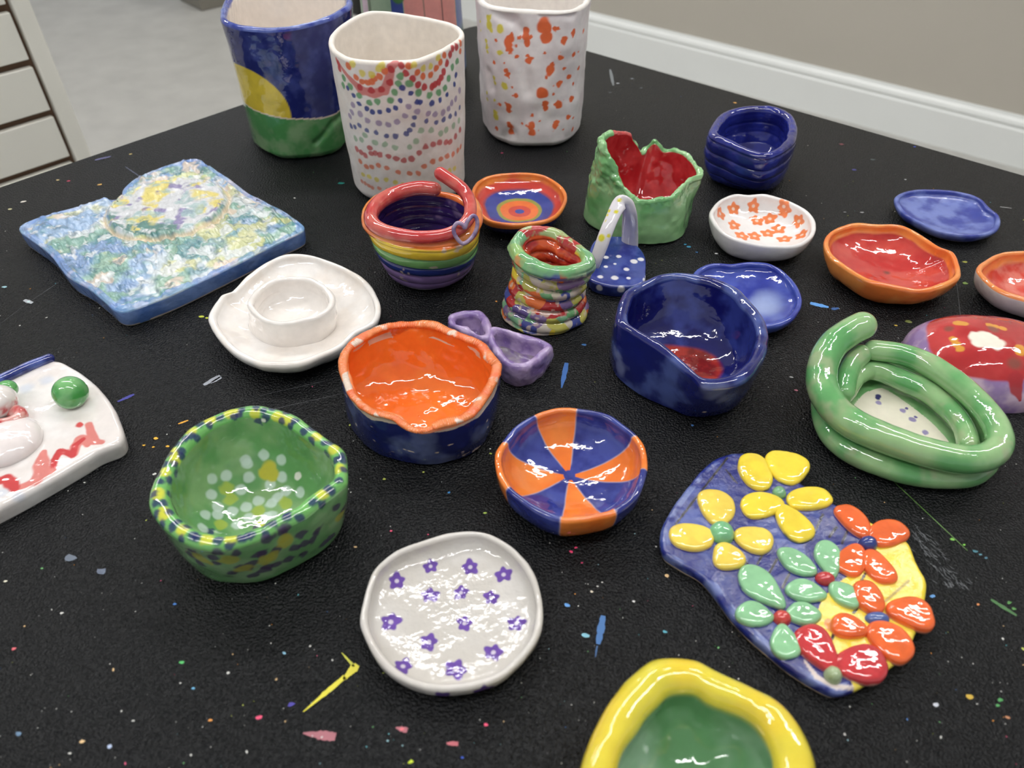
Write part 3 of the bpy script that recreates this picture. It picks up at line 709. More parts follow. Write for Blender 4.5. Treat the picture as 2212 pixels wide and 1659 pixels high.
# ================================================================== tiles
raw = C2([(130, 560), (140, 515), (250, 470), (470, 405), (680, 340), (760, 345), (820, 325), (845, 262), (960, 175), (1200, 90), (1310, 62), (1370, 70), (1420, 110), (1570, 200), (1700, 300), (1900, 400), (2050, 500), (2075, 540), (2040, 575), (1900, 640), (1640, 770), (1330, 920), (1130, 1010), (950, 1078), (840, 1108), (775, 1095), (720, 1050), (600, 950), (450, 860), (330, 710), (180, 600)], 0, 320, 3.16)
dc = at(361, 443, .019)
def rel(P):
    x = (P[..., 0] - dc[0]); y = (P[..., 1] - dc[1]); d = np.hypot(x, y)
    disc = .0026 * (1 - sm(d, .051, .055)) - .0022 * np.exp(-((d - .0585) / .0028) ** 2) + .002 * np.exp(-((d - .054) / .003) ** 2)
    Q = P * np.array([1, 1, 0]); A = Q.copy(); A[..., 0] = Q[..., 0] * .8 + Q[..., 1] * .6; A[..., 1] = (-.6 * Q[..., 0] + .8 * Q[..., 1]) * .35
    tex = (fbm(A, 210, 4, 3) - .5) * .0062 + (fbm(Q, 70, 14, 2) - .5) * .003
    return disc + tex * np.where(d < .05, .4, 1)
g = slab(loop(raw, .018), .017, N=640, J=210, chamfer=.0018, relief=rel, seed=5, lump=.0007, under=.002)
P = g.R
d = np.hypot(P[..., 0] - dc[0], P[..., 1] - dc[1])
W = P + .006 * (np.stack([vnoise(P, 60, 1), vnoise(P, 60, 2), vnoise(P, 60, 3)], -1) - .5)
A = W.copy(); A[..., 0] = W[..., 0] * .8 + W[..., 1] * .6; A[..., 1] = (-.6 * W[..., 0] + .8 * W[..., 1]) * .6
A2 = A.copy(); A2[..., 0] *= .55
def lay(c, col, f, sd, a, b, amt=1.0, bias=0):
    return mix(c, np.broadcast_to(lin(col), P.shape), sm(fbm(A2, f, sd, 3) + bias, a, b) * amt)
ux, uy = P[..., 0] - dc[0], P[..., 1] - dc[1]
c = np.broadcast_to(lin((150, 180, 214)), P.shape)
c = lay(c, (206, 218, 226), 55, 31, .40, .62)
c = lay(c, (96, 140, 196), 65, 83, .50, .64, .8, .10 * sm(-ux - uy, .0, .1))
c = lay(c, (124, 172, 136), 60, 57, .48, .62, .75, .12 * sm(ux - .8 * uy, -.06, .08) - .06)
c = lay(c, (70, 138, 150), 110, 199, .56, .68, .7)
c = lay(c, (222, 218, 140), 75, 7, .60, .70, .7, .08 * sm(ux, -.02, .1))
c = lay(c, (226, 208, 190), 80, 99, .63, .72, .9, .04 * sm(-ux, -.02, .1))
c = lay(c, (222, 228, 230), 150, 301, .58, .66, .8)
c = lay(c, (50, 98, 118), 200, 341, .60, .72, .55)
mn = np.broadcast_to(lin((216, 218, 222)), P.shape)
mn = mix(mn, np.broadcast_to(lin((230, 212, 96)), P.shape), sm(fbm(W, 60, 61, 3) + .25 * sm(uy - .6 * ux, .0, .06), .58, .70) * .9)
mn = mix(mn, np.broadcast_to(lin((120, 104, 168)), P.shape), sm(fbm(W, 80, 45, 3), .55, .68) * .8)
mn = mix(mn, np.broadcast_to(lin((150, 186, 186)), P.shape), sm(fbm(W, 90, 145, 3), .52, .66) * .7)
mn = mix(mn, np.broadcast_to(lin((84, 132, 124)), P.shape), sm(-uy - .3 * ux + .02 * vnoise(W, 90, 5), .032, .046) * sm(fbm(W, 140, 6), .38, .55))
c = mix(c, mn, 1 - sm(d, .051, .055))
c = mix(c, np.broadcast_to(lin((226, 204, 170)), P.shape), np.exp(-((d - .0575) / .0018) ** 2) * .85)
side = np.isin(g.sec, (OUT,))
c[side] = mottle(g, lin((78, 116, 186)), lin((116, 146, 204)), 50, 3)[side]
low = side[:, None] & (P[..., 2] < .001 + .002 * vnoise(P, 60, 4)); c = np.where(low[..., None], CLAY, c)
e = np.isin(g.sec, (RIM,)) | (np.isin(g.sec, (INN,)) & (g.par > .955)); c[e] = mix(c[e], np.broadcast_to(lin((108, 146, 214)), c[e].shape), .35 + .5 * vnoise(P[e], 70, 17))
g.c = c
put(g, 'relief_tile', GLF, 'square relief tile with a raised moon disc in blue, green and yellow', 'tile')

# snow scene plaque at the left edge
raw = [(-30, 832), (0, 818), (50, 797), (92, 777), (116, 777), (137, 781), (169, 799), (212, 833), (241, 871), (257, 905), (266, 935), (255, 957), (210, 976), (169, 1001), (84, 1050), (0, 1095), (-80, 1130), (-150, 1120), (-190, 1050), (-180, 940), (-120, 870)]
g = slab(loop(raw, .014), .014, N=360, J=110, chamfer=.004, seed=9, lump=.0006, under=.001)
g.c[:] = mottle(g, lin((234, 226, 222)), lin((242, 238, 236)), 40, 2)
sc_ = (INN, RIM)
g.dots([(60, 835, .006), (100, 818, .005), (40, 1075, .004), (5, 1062, .005)], 1, lin((190, 204, 228)), sec=sc_, soft=.8, op=.5)
rd, rl = lin((204, 62, 64)), lin((222, 130, 122))
g.stroke([(193, 914, 0.00286), (203, 950, 0.00338), (217, 953, 0.00208)], .002, rl, sec=sc_)
g.dots([(172, 914, 0.00286)], 1, rd, sec=sc_)
g.stroke([(190, 958, 0.00234), (184, 946, 0.00390), (174, 946, 0.00442), (163, 960, 0.00364), (157, 978, 0.00338)], .002, rl, sec=sc_)
g.stroke([(114, 1014, 0.00234), (117, 990, 0.00260), (128, 971, 0.00260), (143, 973, 0.00260), (155, 981, 0.00260)], .002, rd, sec=sc_)
g.stroke([(155, 981, 0.00234), (163, 958, 0.00234), (178, 945, 0.00182)], .002, rd, sec=sc_)
g.stroke([(93, 973, 0.00234), (88, 1000, 0.00520), (92, 1018, 0.00572), (75, 1036, 0.00390), (55, 1046, 0.00260), (34, 1052, 0.00312)], .002, rl, sec=sc_)
g.stroke([(114, 1014, 0.00260), (98, 1020, 0.00286), (75, 1036, 0.00208)], .001, rl, sec=sc_)
g.stroke([(2, 1034, 0.00390), (14, 1030, 0.00390), (24, 1042, 0.00468), (32, 1052, 0.00338)], .002, rd, sec=sc_)
pq = thing('snow_plaque', g.base, 'white clay plaque with a snowman, a green ball and red brush lettering', 'plaque')
g.build('slab', GL, pq)
a = [at(-30, 836, .016), at(20, 812, .016), at(65, 791, .016), at(106, 775, .0155)]
t = tube(a, [.0036, .004, .004, .0038], M=60, lump=.0004); t.c[:] = mottle(t, NAVY, lin((76, 92, 168)), 120, 3); t.build('blue_border_coil', GL, pq)
c = at(151, 848, .023); b_ = ball(c, .0118, lump=.0004); b_.c[:] = mottle(b_, lin((70, 160, 74)), lin((120, 186, 116)), 90, 1)
b_.c = mix(b_.c, np.broadcast_to(lin((196, 200, 180)), b_.c.shape), 1 - sm(b_.R[..., 2], .0135, .019)); b_.build('green_ball', GL, pq)
c = at(12, 950, .018); sb = ball((c[0], c[1], .0155), .0225, .0225, .0105, lump=.0008, seed=4); sb.c[:] = lin((238, 228, 226)); sb.build('snowman_body', GL, pq)
c = at(-4, 868, .0255); hd = ball((c[0], c[1], .026), .0125, .0125, .0115, lump=.0005, seed=6); hd.c[:] = lin((238, 230, 226))
hd.c = mix(hd.c, np.broadcast_to(lin((200, 70, 72)), hd.c.shape), sm(fbm(hd.R, 160, 5), .5, .62) * (1 - sm(hd.R[..., 2], .026, .031))); hd.build('snowman_head', GL, pq)
cc_ = at(-2, 898, .02)
path = [cc_ + np.array([.0155 * math.cos(q), .008 * math.sin(q) - .002, 0]) for q in np.linspace(0, 2 * PI, 12, endpoint=False)]
sf = tube(path, .0048, M=90, closed=True, lump=.0006, freq=200); sf.c[:] = mottle(sf, lin((196, 60, 62)), lin((232, 180, 172)), 140, 3); sf.build('snowman_scarf', GL, pq)
c = at(14, 842, .026); em = ball(c, .0075, .0075, .0065); em.c[:] = lin((92, 168, 92)); em.build('snowman_earmuff', GL, pq)

# flower plaque
cv = lambda L: C2(L, 1400, 950, 2.911)
raw = cv([(75, 620), (95, 520), (150, 420), (240, 300), (340, 180), (450, 100), (600, 75), (750, 120), (860, 190), (960, 265), (1150, 380), (1350, 480), (1530, 580), (1640, 640), (1690, 760), (1755, 880), (1750, 1000), (1700, 1180), (1620, 1350), (1480, 1460), (1320, 1560), (1200, 1595), (1080, 1550), (900, 1440), (720, 1290), (560, 1140), (460, 1010), (350, 870), (220, 790), (100, 710)])
ZP = .009
g = slab(loop(raw, ZP), ZP, N=420, J=130, chamfer=.003, seed=12, lump=.0007, under=.0015)
n = fbm(g.R, 60, 3, 4)
g.c[:] = mix(np.broadcast_to(lin((22, 34, 122)), g.R.shape), np.broadcast_to(lin((78, 98, 176)), g.R.shape), sm(n, .5, .74) * .7)
ypoly = [at(*p, ZP)[:2] for p in cv([(1040, 1160), (1090, 1000), (1230, 870), (1290, 840), (1345, 720), (1360, 480), (1500, 520), (1700, 600), (1860, 900), (1800, 1100), (1720, 1330), (1500, 1560), (1330, 1620), (1260, 1500), (1180, 1330), (1090, 1250)])]
def inpoly(X, Y, poly):
    r = np.zeros(X.shape, bool); n_ = len(poly)
    for i in range(n_):
        x0, y0 = poly[i]; x1, y1 = poly[(i + 1) % n_]
        c_ = ((y0 > Y) != (y1 > Y)) & (X < (x1 - x0) * (Y - y0) / (y1 - y0 + 1e-15) + x0); r ^= c_
    return r
j_ = .0025 * (vnoise(g.R, 110, 2) - .5)
m = inpoly(g.R[..., 0] + j_, g.R[..., 1] + j_, ypoly)
g.c[m] = mottle(g, lin((246, 220, 28)), lin((250, 226, 70)), 80, 1)[m]
m2 = m & (vnoise(g.R, 90, 71) > .85); g.c[m2] = lin((226, 150, 60))
for a, b in [((1630, 880), (1490, 1010)), ((1370, 830), (1300, 960)), ((1330, 1040), (1290, 1080)), ((1170, 1210), (1150, 1250)), ((730, 690), (690, 770)), ((810, 740), (760, 830)), ((890, 830), (845, 920)), ((500, 100), (170, 520)), ((490, 180), (560, 260)), ((1100, 460), (1030, 620)), ((1190, 540), (1140, 600)), ((1250, 560), (1220, 640)), ((610, 740), (640, 790))]:
    pa, pb = cv([a, b]); g.stroke([pa, pb], .0008, lin((34, 30, 40)) if a[0] < 1500 else lin((170, 150, 40)), sec=(INN,))
e = np.isin(g.sec, (RIM, OUT)) | ((g.sec == INN) & (g.par > .97)); w_ = sm(fbm(g.R[e], 110, 27, 4), .42, .62) * .55 * ~m[e]
g.c[e] = mix(g.c[e], np.broadcast_to(lin((132, 150, 206)), g.c[e].shape), w_)
m = (g.sec == OUT)[:, None] & (g.R[..., 2] < .002 + .001 * vnoise(g.R, 80, 5)); g.c[m] = CLAY
g.stroke(cv([(985, 1385, .0008), (1060, 1480, .0014), (1180, 1545, .0016), (1290, 1560, .0012)]), .002, lin((210, 196, 190)), sec=(INN, RIM, OUT))
fp = thing('flower_plaque', g.base, 'blue and yellow clay plaque covered with raised yellow, green, orange and red flowers', 'plaque')
g.build('slab', GLF, fp)
pk = [0]
def petal(parent, a, b, hw, col, h=.0038, point=.0, dark=None):
    """petal from root a to tip b (crop pixels), half width hw"""
    pk[0] += 1
    (ax, ay), (bx, by) = cv([a, b]); A, B = at(ax, ay, ZP + .002), at(bx, by, ZP + .002)
    c_ = (A + B) / 2; ax_ = (B - A); L = np.linalg.norm(ax_[:2]) / 2; u = ax_[:2] / (2 * L); v = np.array([-u[1], u[0]])
    w = hw / 2.911 * c_[1] * 0 + hw / 2.911 * (proj(c_)[2] / F)
    t_ = np.linspace(0, 2 * PI, 28, endpoint=False)
    x = np.cos(t_) * 1.04; y = np.sign(np.sin(t_)) * np.abs(np.sin(t_)) ** .8 * (1 - point * np.abs(x) ** 2) * (1.12 + .2 * x)
    rr = 1 + .05 * np.sin(3 * t_ + pk[0] * 2.1)
    loop_ = np.stack([c_[0] + u[0] * x * rr * L + v[0] * y * rr * w, c_[1] + u[1] * x * rr * L + v[1] * y * rr * w, np.full(28, ZP)], 1)
    g = dome(loop_, ZP - .0012, h + .0012, k=4.4, N=90, J=34, lump=.0005, freq=110, seed=pk[0] * 3)
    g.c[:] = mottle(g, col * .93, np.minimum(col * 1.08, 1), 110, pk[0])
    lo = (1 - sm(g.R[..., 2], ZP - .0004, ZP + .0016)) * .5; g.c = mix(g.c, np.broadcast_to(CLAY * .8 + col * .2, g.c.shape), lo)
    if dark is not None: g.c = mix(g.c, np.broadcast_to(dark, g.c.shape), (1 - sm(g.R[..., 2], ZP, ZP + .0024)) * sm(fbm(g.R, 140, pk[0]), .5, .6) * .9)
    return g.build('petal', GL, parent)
def button(x, y, rx, ry, col, h=.0045, lift=.0):
    (px, py), = cv([(x, y)]); sc = proj(at(px, py, ZP))[2] / F / 2.911
    c_ = at(px, py, ZP + .003)
    l_ = np.stack([c_[0] + rx * sc * np.cos(np.linspace(0, 2 * PI, 20, endpoint=False)), c_[1] + ry * 1.15 * sc * np.sin(np.linspace(0, 2 * PI, 20, endpoint=False)), np.full(20, ZP)], 1)
    g = dome(l_, ZP - .001 + lift, h + .001, k=2.4, N=64, J=24, lump=.0004, freq=160, seed=int(x))
    g.c[:] = mottle(g, col * .9, np.minimum(col * 1.15, 1), 160, 4)
    o = g.build('flower', GL, fp); return o
Y_, G_, O_, R_ = lin((247, 218, 44)), lin((142, 200, 150)), lin((238, 102, 36)), lin((200, 52, 58))
f = button(830, 318, 42, 40, lin((120, 176, 128))); f['label'] = 'yellow five-petal flower with green centre'
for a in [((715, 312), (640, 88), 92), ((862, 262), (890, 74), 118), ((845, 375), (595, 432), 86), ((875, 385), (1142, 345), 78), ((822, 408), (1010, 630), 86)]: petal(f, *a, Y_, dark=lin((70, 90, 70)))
f = button(467, 575, 78, 72, lin((120, 188, 136)), h=.0075); f['label'] = 'yellow four-petal flower with large green centre'
for a in [((470, 530), (400, 312), 100), ((420, 610), (145, 598), 92), ((470, 650), (540, 808), 90), ((545, 600), (785, 640), 88)]: petal(f, *a, lin((248, 216, 78)))
f = button(1120, 860, 62, 42, R_, h=.005); f['label'] = 'green four-petal flower with red centre, right'
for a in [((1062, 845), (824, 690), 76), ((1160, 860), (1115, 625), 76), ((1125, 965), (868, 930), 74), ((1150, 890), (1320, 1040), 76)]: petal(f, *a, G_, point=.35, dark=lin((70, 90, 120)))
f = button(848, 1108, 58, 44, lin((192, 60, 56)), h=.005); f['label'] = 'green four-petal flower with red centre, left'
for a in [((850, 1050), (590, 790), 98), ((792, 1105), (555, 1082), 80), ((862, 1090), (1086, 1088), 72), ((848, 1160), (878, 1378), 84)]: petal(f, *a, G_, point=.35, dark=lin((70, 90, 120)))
f = button(1390, 642, 58, 44, lin((44, 60, 130)), h=.006); f['label'] = 'orange four-petal flower with navy centre'
for a in [((1385, 605), (1215, 408), 76), ((1400, 628), (1612, 540), 84), ((1335, 665), (1225, 835), 76), ((1375, 690), (1525, 895), 80)]: petal(f, *a, O_)
f = button(1450, 1110, 78, 40, lin((74, 100, 164)), h=.004); f['label'] = 'orange four-petal flower with blue centre'
for a in [((1440, 1095), (1340, 890), 82), ((1510, 1060), (1802, 1110), 100), ((1378, 1190), (1155, 1158), 74), ((1400, 1150), (1645, 1370), 112)]: petal(f, *a, O_, h=.005)
f = button(1170, 1470, 56, 50, lin((150, 168, 128)), h=.006); f['label'] = 'red two-petal flower with sage centre'
for a in [((1160, 1440), (975, 1170), 104), ((1190, 1440), (1490, 1380), 112)]: petal(f, *a, R_, h=.005, dark=CLAY)

# ================================================================== small pots and dishes
def ring_r(g):  # how far across the dish, 0 middle .. 1 lip
    return np.where((g.sec == INN)[:, None], g.par[:, None], 1.0) * np.ones((1, g.N))

# white egg dish
g = vessel(loop([(450, 691), (455, 669), (477, 634), (496, 629), (531, 596), (578, 564), (616, 548), (667, 547), (705, 558), (752, 577), (793, 605), (816, 637), (823, 669), (809, 697), (768, 719), (736, 748), (689, 770), (642, 787), (578, 788), (547, 782), (499, 757), (467, 723)], .022),
           loop(ell(624, 738, 128, 68), 0), t=.0055, tb=.005, kin=3.0, kout=1.7, lump=.0012, lfreq=35, seed=2)
ed = thing('egg_dish', g.base, 'white wavy-edged clay dish with a small bowl rising in its middle', 'dish')
g.c[:] = mottle(g, lin((238, 230, 222)), lin((242, 238, 234)), 50, 5); g.build('dish', GL, ed)
g = vessel(loop([(532, 656), (540, 637), (562, 615), (594, 599), (635, 594), (673, 598), (705, 615), (722, 637), (721, 659), (695, 681), (657, 692), (610, 700), (572, 694), (547, 678)], .031),
           loop(ell(622, 700, 98, 54), .0045), t=.0055, tb=.010, kin=2.6, profile=[(0, 0), (.25, .55), (.6, .9), (1, 1)], lump=.0009, lfreq=50, seed=7)
g.R[..., 2] = np.maximum(g.R[..., 2], .0035); g.c[:] = lin((240, 234, 228)); g.build('inner_bowl', GL, ed)

# rainbow coil pot
tp = [(790, 470), (803, 505), (850, 528), (910, 537), (970, 534), (1018, 514), (1036, 480), (1025, 440), (980, 414), (910, 405), (850, 412), (805, 436)]
g = vessel(loop(tp, .058), loop([(838, 570), (845, 597), (866, 615), (910, 628), (960, 622), (1003, 600), (1020, 570), (1000, 540), (930, 520), (860, 535)], 0),
           t=.008, tb=.005, kin=6, profile=[(0, 0), (.2, .32), (.5, .65), (1, 1)], coils=5, coila=.0022, N=360, jo=150, ji=110, lump=.001, seed=4, spiral=0)
zz = g.R[..., 2] / .055 + .08 * np.sin(g.th + .6)[None, :] + .05 * (vnoise(g.R, 40, 3) - .5)
bands = [(.0, lin((150, 120, 180))), (.36, lin((34, 50, 124))), (.55, lin((120, 178, 104))), (.76, lin((240, 206, 40))), (.97, lin((238, 118, 40)))]
for z0, c in bands:
    g.c = mix(g.c, np.broadcast_to(c, g.c.shape) * (.82 + .36 * fbm(g.R, 90, 5)[..., None]), sm(zz, z0 - .015, z0 + .015))
blank = (sm(fbm(g.R, 110, 77), .72, .78) * .8)[..., None]
g.c = g.c * (1 - blank) + CLAY * blank
inn = g.sec == INN
pin = mix(np.broadcast_to(lin((58, 36, 108)), g.R.shape), np.broadcast_to(lin((150, 130, 168)), g.R.shape), sm(fbm(g.R, 90, 12), .55, .75) * .8)
g.c[inn] = pin[inn]
rp_ = thing('rainbow_coil_pot', g.base, 'rainbow striped coil pot with a raised red coil end and heart', 'pot')
g.build('body', GL, rp_)
zt = .0625
og = tube([at(x, y, .0575) for x, y in [(868, 418), (820, 432), (797, 455), (796, 484), (815, 503), (860, 521), (915, 529), (970, 525), (1010, 508), (1029, 480), (1026, 448), (1008, 424)]], .0052, M=180, lump=.0005, freq=80)
og.c[:] = mottle(og, lin((240, 124, 44)), lin((238, 150, 70)), 70, 3); og.build('orange_coil', GL, rp_)
rc_ = tube([at(x, y, z) for x, y, z in [(938, 408, .064), (905, 406, .064), (865, 414, .064), (830, 430, .064), (806, 454, .064), (803, 478, .0645), (822, 495, .0645), (860, 507, .0645), (905, 513, .065), (955, 509, .066), (992, 494, .068), (1014, 468, .070), (1014, 435, .073), (1000, 410, .076), (975, 390, .079), (952, 375, .081)]], [.0062, .0066, .0062, .0056, .0052, .0055, .0058], M=260, N=32, lump=.0004, freq=70)
rc_.c[:] = mottle(rc_, lin((196, 58, 58)), lin((208, 100, 88)), 70, 9); rc_.build('rim_coil', GL, rp_)
hp = [(1000, 526), (984, 510), (980, 494), (988, 482), (1000, 486), (1004, 492), (1010, 478), (1022, 466), (1030, 474), (1030, 492), (1020, 512)]
zc = at(1006, 500, .05); fr = np.array([.35, -1.0]); fr /= np.linalg.norm(fr)
def on_plane(px, py, p0, n):
    u, v = px - CX, py - CY; d_ = np.array([u, F * CP - v * SP, -F * SP - v * CP]); o = np.array([0, 0, CAMH])
    return o + d_ * (((p0 - o) @ n) / (d_ @ n))
nn = np.array([fr[0], fr[1], .3]); nn /= np.linalg.norm(nn); p0 = og.hit(1008, 505)[0] + nn * .0075
ht = tube([on_plane(x, y, p0, nn) for x, y in hp], .0017, M=120, N=16, closed=True, ref=(fr[0], fr[1], .2))
ht.c[:] = mottle(ht, lin((120, 100, 150)), lin((170, 150, 180)), 200, 2); ht.build('heart_ornament', GL, rp_)

# bullseye dish
g = vessel(loop([(1018, 414), (1030, 392), (1061, 377), (1123, 371), (1175, 377), (1213, 400), (1226, 423), (1218, 448), (1200, 468), (1169, 479), (1113, 485), (1060, 478), (1034, 460), (1024, 438)], .021), loop(ell(1124, 462, 70, 34), 0), t=.004, tb=.004, kin=2.6, kout=1.8, seed=31)
rr = ring_r(g) + .05 * (fbm(g.R, 50, 3) - .5)
c = np.broadcast_to(lin((52, 72, 158)), g.R.shape)
for r0, cl in [(.16, (206, 66, 44)), (.36, (232, 112, 36)), (.56, (150, 150, 60)), (.64, (44, 62, 152)), (.86, (150, 60, 80)), (.89, (200, 56, 44)), (.985, (236, 130, 40))]:
    c = mix(c, np.broadcast_to(lin(cl), g.R.shape), sm(rr, r0 - .015, r0 + .015))
g.c = c * (.85 + .3 * fbm(g.R, 120, 7)[..., None])
out = (g.sec == OUT)[:, None] & (g.R[..., 2] < .016 - .002 * np.sin(g.th * 2)[None]); g.c[out] = DNAVY
put(g, 'bullseye_dish', GL, 'small round dish with concentric blue, red and orange rings', 'dish')

# patchwork coil pot
g = vessel(loop([(1100, 516, .066), (1113, 495, .068), (1135, 484, .070), (1169, 481, .071), (1206, 488, .070), (1245, 510, .067), (1272, 532, .064), (1288, 549, .062), (1283, 566, .060), (1255, 579, .060), (1210, 586, .061), (1165, 578, .063), (1128, 561, .065), (1106, 540, .066)]),
           loop([(1084, 668), (1090, 698), (1125, 720), (1170, 729), (1220, 724), (1260, 703), (1272, 670), (1250, 640), (1190, 625), (1120, 632)], 0),
           t=.012, tb=.006, kin=4, profile=[(0, 0), (.35, .0), (.62, .55), (.85, 1.1), (1, 1)], waist=.0055, coils=6, coila=.0044, spiral=1, N=360, jo=200, ji=90, lump=.0014, lfreq=80, seed=41)
h_, bd_ = worley(g.R * np.array([1, 1, 1.15]) + .003 * (vnoise(g.R, 160, 3)[..., None] - .5), 85, 6)
pc = np.array([lin(q) for q in [(104, 160, 104), (150, 180, 130), (128, 104, 150), (100, 84, 140), (176, 40, 40), (224, 110, 40), (232, 206, 50), (206, 196, 180), (130, 184, 140), (190, 184, 80), (140, 110, 150), (70, 80, 150)]])
g.c = pc[(h_ * 11.99).astype(int)]
g.c = mix(g.c, np.broadcast_to(CLAY * .85, g.c.shape), sm(fbm(g.R, 150, 12), .58, .68) * .8)
g.c = mix(g.c, np.broadcast_to(lin((120, 184, 120)), g.c.shape), (sm(g.R[..., 2], .048, .056) * sm(fbm(g.R, 60, 4), .32, .45)) * .85)
m = g.sec == INN; g.c[m] = mottle(g, lin((168, 30, 32)), lin((222, 92, 40)), 120, 4)[m]
m = (g.sec == RIM)[:, None] & (np.cos(g.th - 1.3)[None] > .35); g.c[m] = mottle(g, lin((180, 50, 50)), lin((160, 180, 120)), 150, 9, .5, .6)[m]
put(g, 'patchwork_coil_pot', GL, 'small waisted coil pot in patches of green, purple, red and yellow', 'pot')

# polka dot dish with strap handle
raw = [(1268, 565), (1280, 525), (1300, 512), (1345, 510), (1373, 526), (1393, 550), (1396, 582), (1391, 606), (1368, 618), (1320, 618), (1282, 608), (1268, 590)]
g = slab(loop(raw, .012), .012, N=260, J=90, chamfer=.002, seed=52, lump=.0005)
g.c[:] = mottle(g, lin((30, 44, 132)), lin((62, 80, 158)), 90, 3)
W_ = lin((232, 230, 234))
g.dots([(1310, 552, .0026), (1336, 550, .0026), (1368, 561, .0034), (1386, 557, .003), (1309, 572, .002), (1328, 566, .0015), (1353, 578, .0026), (1296, 594, .0026), (1328, 596, .0034), (1358, 597, .002), (1300, 530, .002)], 1, W_, sec=(INN, RIM), wob=.1)
g.dots([(1291, 624, .003), (1340, 628, .0034), (1384, 600, .003), (1390, 592, .002)], 1, W_, sec=(OUT,), wob=.1)
pb = thing('polka_dot_basket', g.base, 'small blue clay block with white polka dots and a white arched handle', 'ornament')
g.build('base', GL, pb)
A, B, T_ = at(1284, 574, .012), at(1352, 528, .012), at(1349, 436, .064)
T_ = np.array([(A[0] + B[0]) / 2 + .012, (A[1] + B[1]) / 2 + .004, .067])
ar = [at(1277, 590, .0), at(1288, 560, .020), at(1310, 500, .044), at(1334, 447, .060), at(1350, 436, .062), at(1359, 455, .052), at(1361, 490, .030), at(1360, 530, .008)]
hn = tube(ar, [.0052, .0056, .006, .0062, .0068, .0074, .008, .0084], M=160, N=32, flat=.55, ref=(.55, .8, 0), lump=.0004)
hn.c[:] = lin((234, 230, 236)); hn.dots([(1295, 513, .0034), (1313, 513, .0018), (1312, 455, .0018), (1331, 455, .002), (1334, 432, .002), (1308, 465, .0014), (1305, 475, .001)], 1, lin((228, 218, 40)), wob=.2)
hn.build('handle', GL, pb)

# melon bowl
g = vessel(loop([(1293, 296, .086), (1300, 325, .080), (1314, 350, .072), (1328, 378, .062), (1345, 410, .052), (1378, 432, .047), (1420, 432, .046), (1455, 424, .047), (1482, 400, .050), (1497, 384, .053), (1519, 374, .054), (1507, 347, .057), (1484, 326, .058), (1456, 317, .058), (1436, 318, .056), (1417, 299, .064), (1398, 312, .056), (1385, 325, .052), (1374, 305, .064), (1352, 284, .078), (1318, 282, .086)]),
           loop([(1261, 462), (1268, 486), (1296, 504), (1335, 520), (1377, 532), (1435, 531), (1470, 517), (1484, 495), (1490, 470), (1476, 448), (1420, 438), (1350, 434), (1290, 440)], 0),
           t=.006, tb=.008, kin=3.2, N=360, jo=120, ji=120, lump=.0022, lfreq=45, seed=66, centre=at(1404, 388, .05), profile=[(0, 0), (.5, .35), (1, 1)])
g.R = g.R + g.normals() * ((fbm(g.R, 120, 14) - .5) * .007 * sm(g.R[..., 2], .036, .05) * np.isin(g.sec, (OUT, RIM))[:, None])[..., None]; g.prep()
g.c[:] = mottle(g, lin((104, 168, 100)), lin((146, 194, 134)), 45, 7)
m = np.isin(g.sec, (INN,)); g.c[m] = mottle(g, lin((176, 24, 32)), lin((204, 60, 62)), 60, 3)[m]
q_, _ = g.hit(1346, 300); dd_ = np.linalg.norm(g.R - q_, axis=2); m = (dd_ < .018) & (np.isin(g.sec, (RIM,)))[:, None]; g.c[m] = lin((204, 70, 70))
put(g, 'melon_bowl', GL, 'light green pinched bowl with torn rim and red inside', 'bowl')

# navy coil pot
g = vessel(loop([(1531, 278), (1546, 252), (1574, 234), (1625, 225), (1676, 228), (1709, 243), (1724, 268), (1722, 296), (1706, 315), (1680, 330), (1652, 336), (1612, 326), (1574, 309), (1540, 294)], .052),
           loop([(1546, 368), (1556, 390), (1592, 402), (1640, 408), (1676, 404), (1698, 384), (1706, 358), (1682, 334), (1620, 328), (1565, 343)], 0),
           t=.011, tb=.005, keep=.4, kin=5, profile=[(0, 0), (.25, .75), (.6, 1.05), (1, 1)], coils=4, coila=.0018, N=300, jo=120, lump=.0014, seed=73)
g.c[:] = mottle(g, lin((18, 24, 104)), lin((34, 44, 136)), 50, 5)
put(g, 'blue_coil_pot', GL, 'small dark blue coil pot near the wall', 'pot')

# orange flower dish
g = vessel(loop([(1533, 463), (1539, 446), (1557, 428), (1587, 418), (1615, 420), (1650, 418), (1681, 425), (1714, 437), (1749, 458), (1763, 483), (1757, 509), (1726, 530), (1676, 533), (1625, 527), (1574, 511), (1547, 489)], .025),
           loop(ell(1652, 515, 82, 41), 0), t=.0042, tb=.004, kin=3.0, kout=1.8, N=420, ji=140, seed=81)
g.c[:] = lin((238, 234, 232))
g.flower([(1587, 449), (1628, 449), (1693, 457), (1722, 477), (1559, 461), (1587, 483), (1634, 473), (1660, 470), (1682, 491), (1659, 500), (1630, 506), (1693, 513), (1730, 504), (1604, 506), (1690, 448)], .0072, lin((236, 128, 70)), centre=lin((240, 214, 196)), sec=(INN,))
put(g, 'orange_flower_dish', GL, 'small white dish scattered with orange flowers', 'dish')

# far blue saucer
g = vessel(loop([(1933, 431), (1943, 417), (1973, 409), (2024, 408), (2070, 412), (2117, 426), (2140, 449), (2161, 466), (2159, 491), (2135, 505), (2094, 509), (2036, 501), (1989, 482), (1950, 459)], .0125), loop(ell(2058, 470, 88, 44), 0), t=.0045, tb=.004, kin=2.6, kout=1.8, seed=91, lump=.0008)
g.c[:] = mottle(g, lin((48, 62, 150)), lin((108, 124, 190)), 70, 5); m = (g.sec == OUT)[:, None] & (g.R[..., 2] < .0035); g.c[m] = lin((206, 206, 214))
put(g, 'far_blue_saucer', GLS, 'mottled blue oval saucer behind the large red and orange dish', 'saucer')

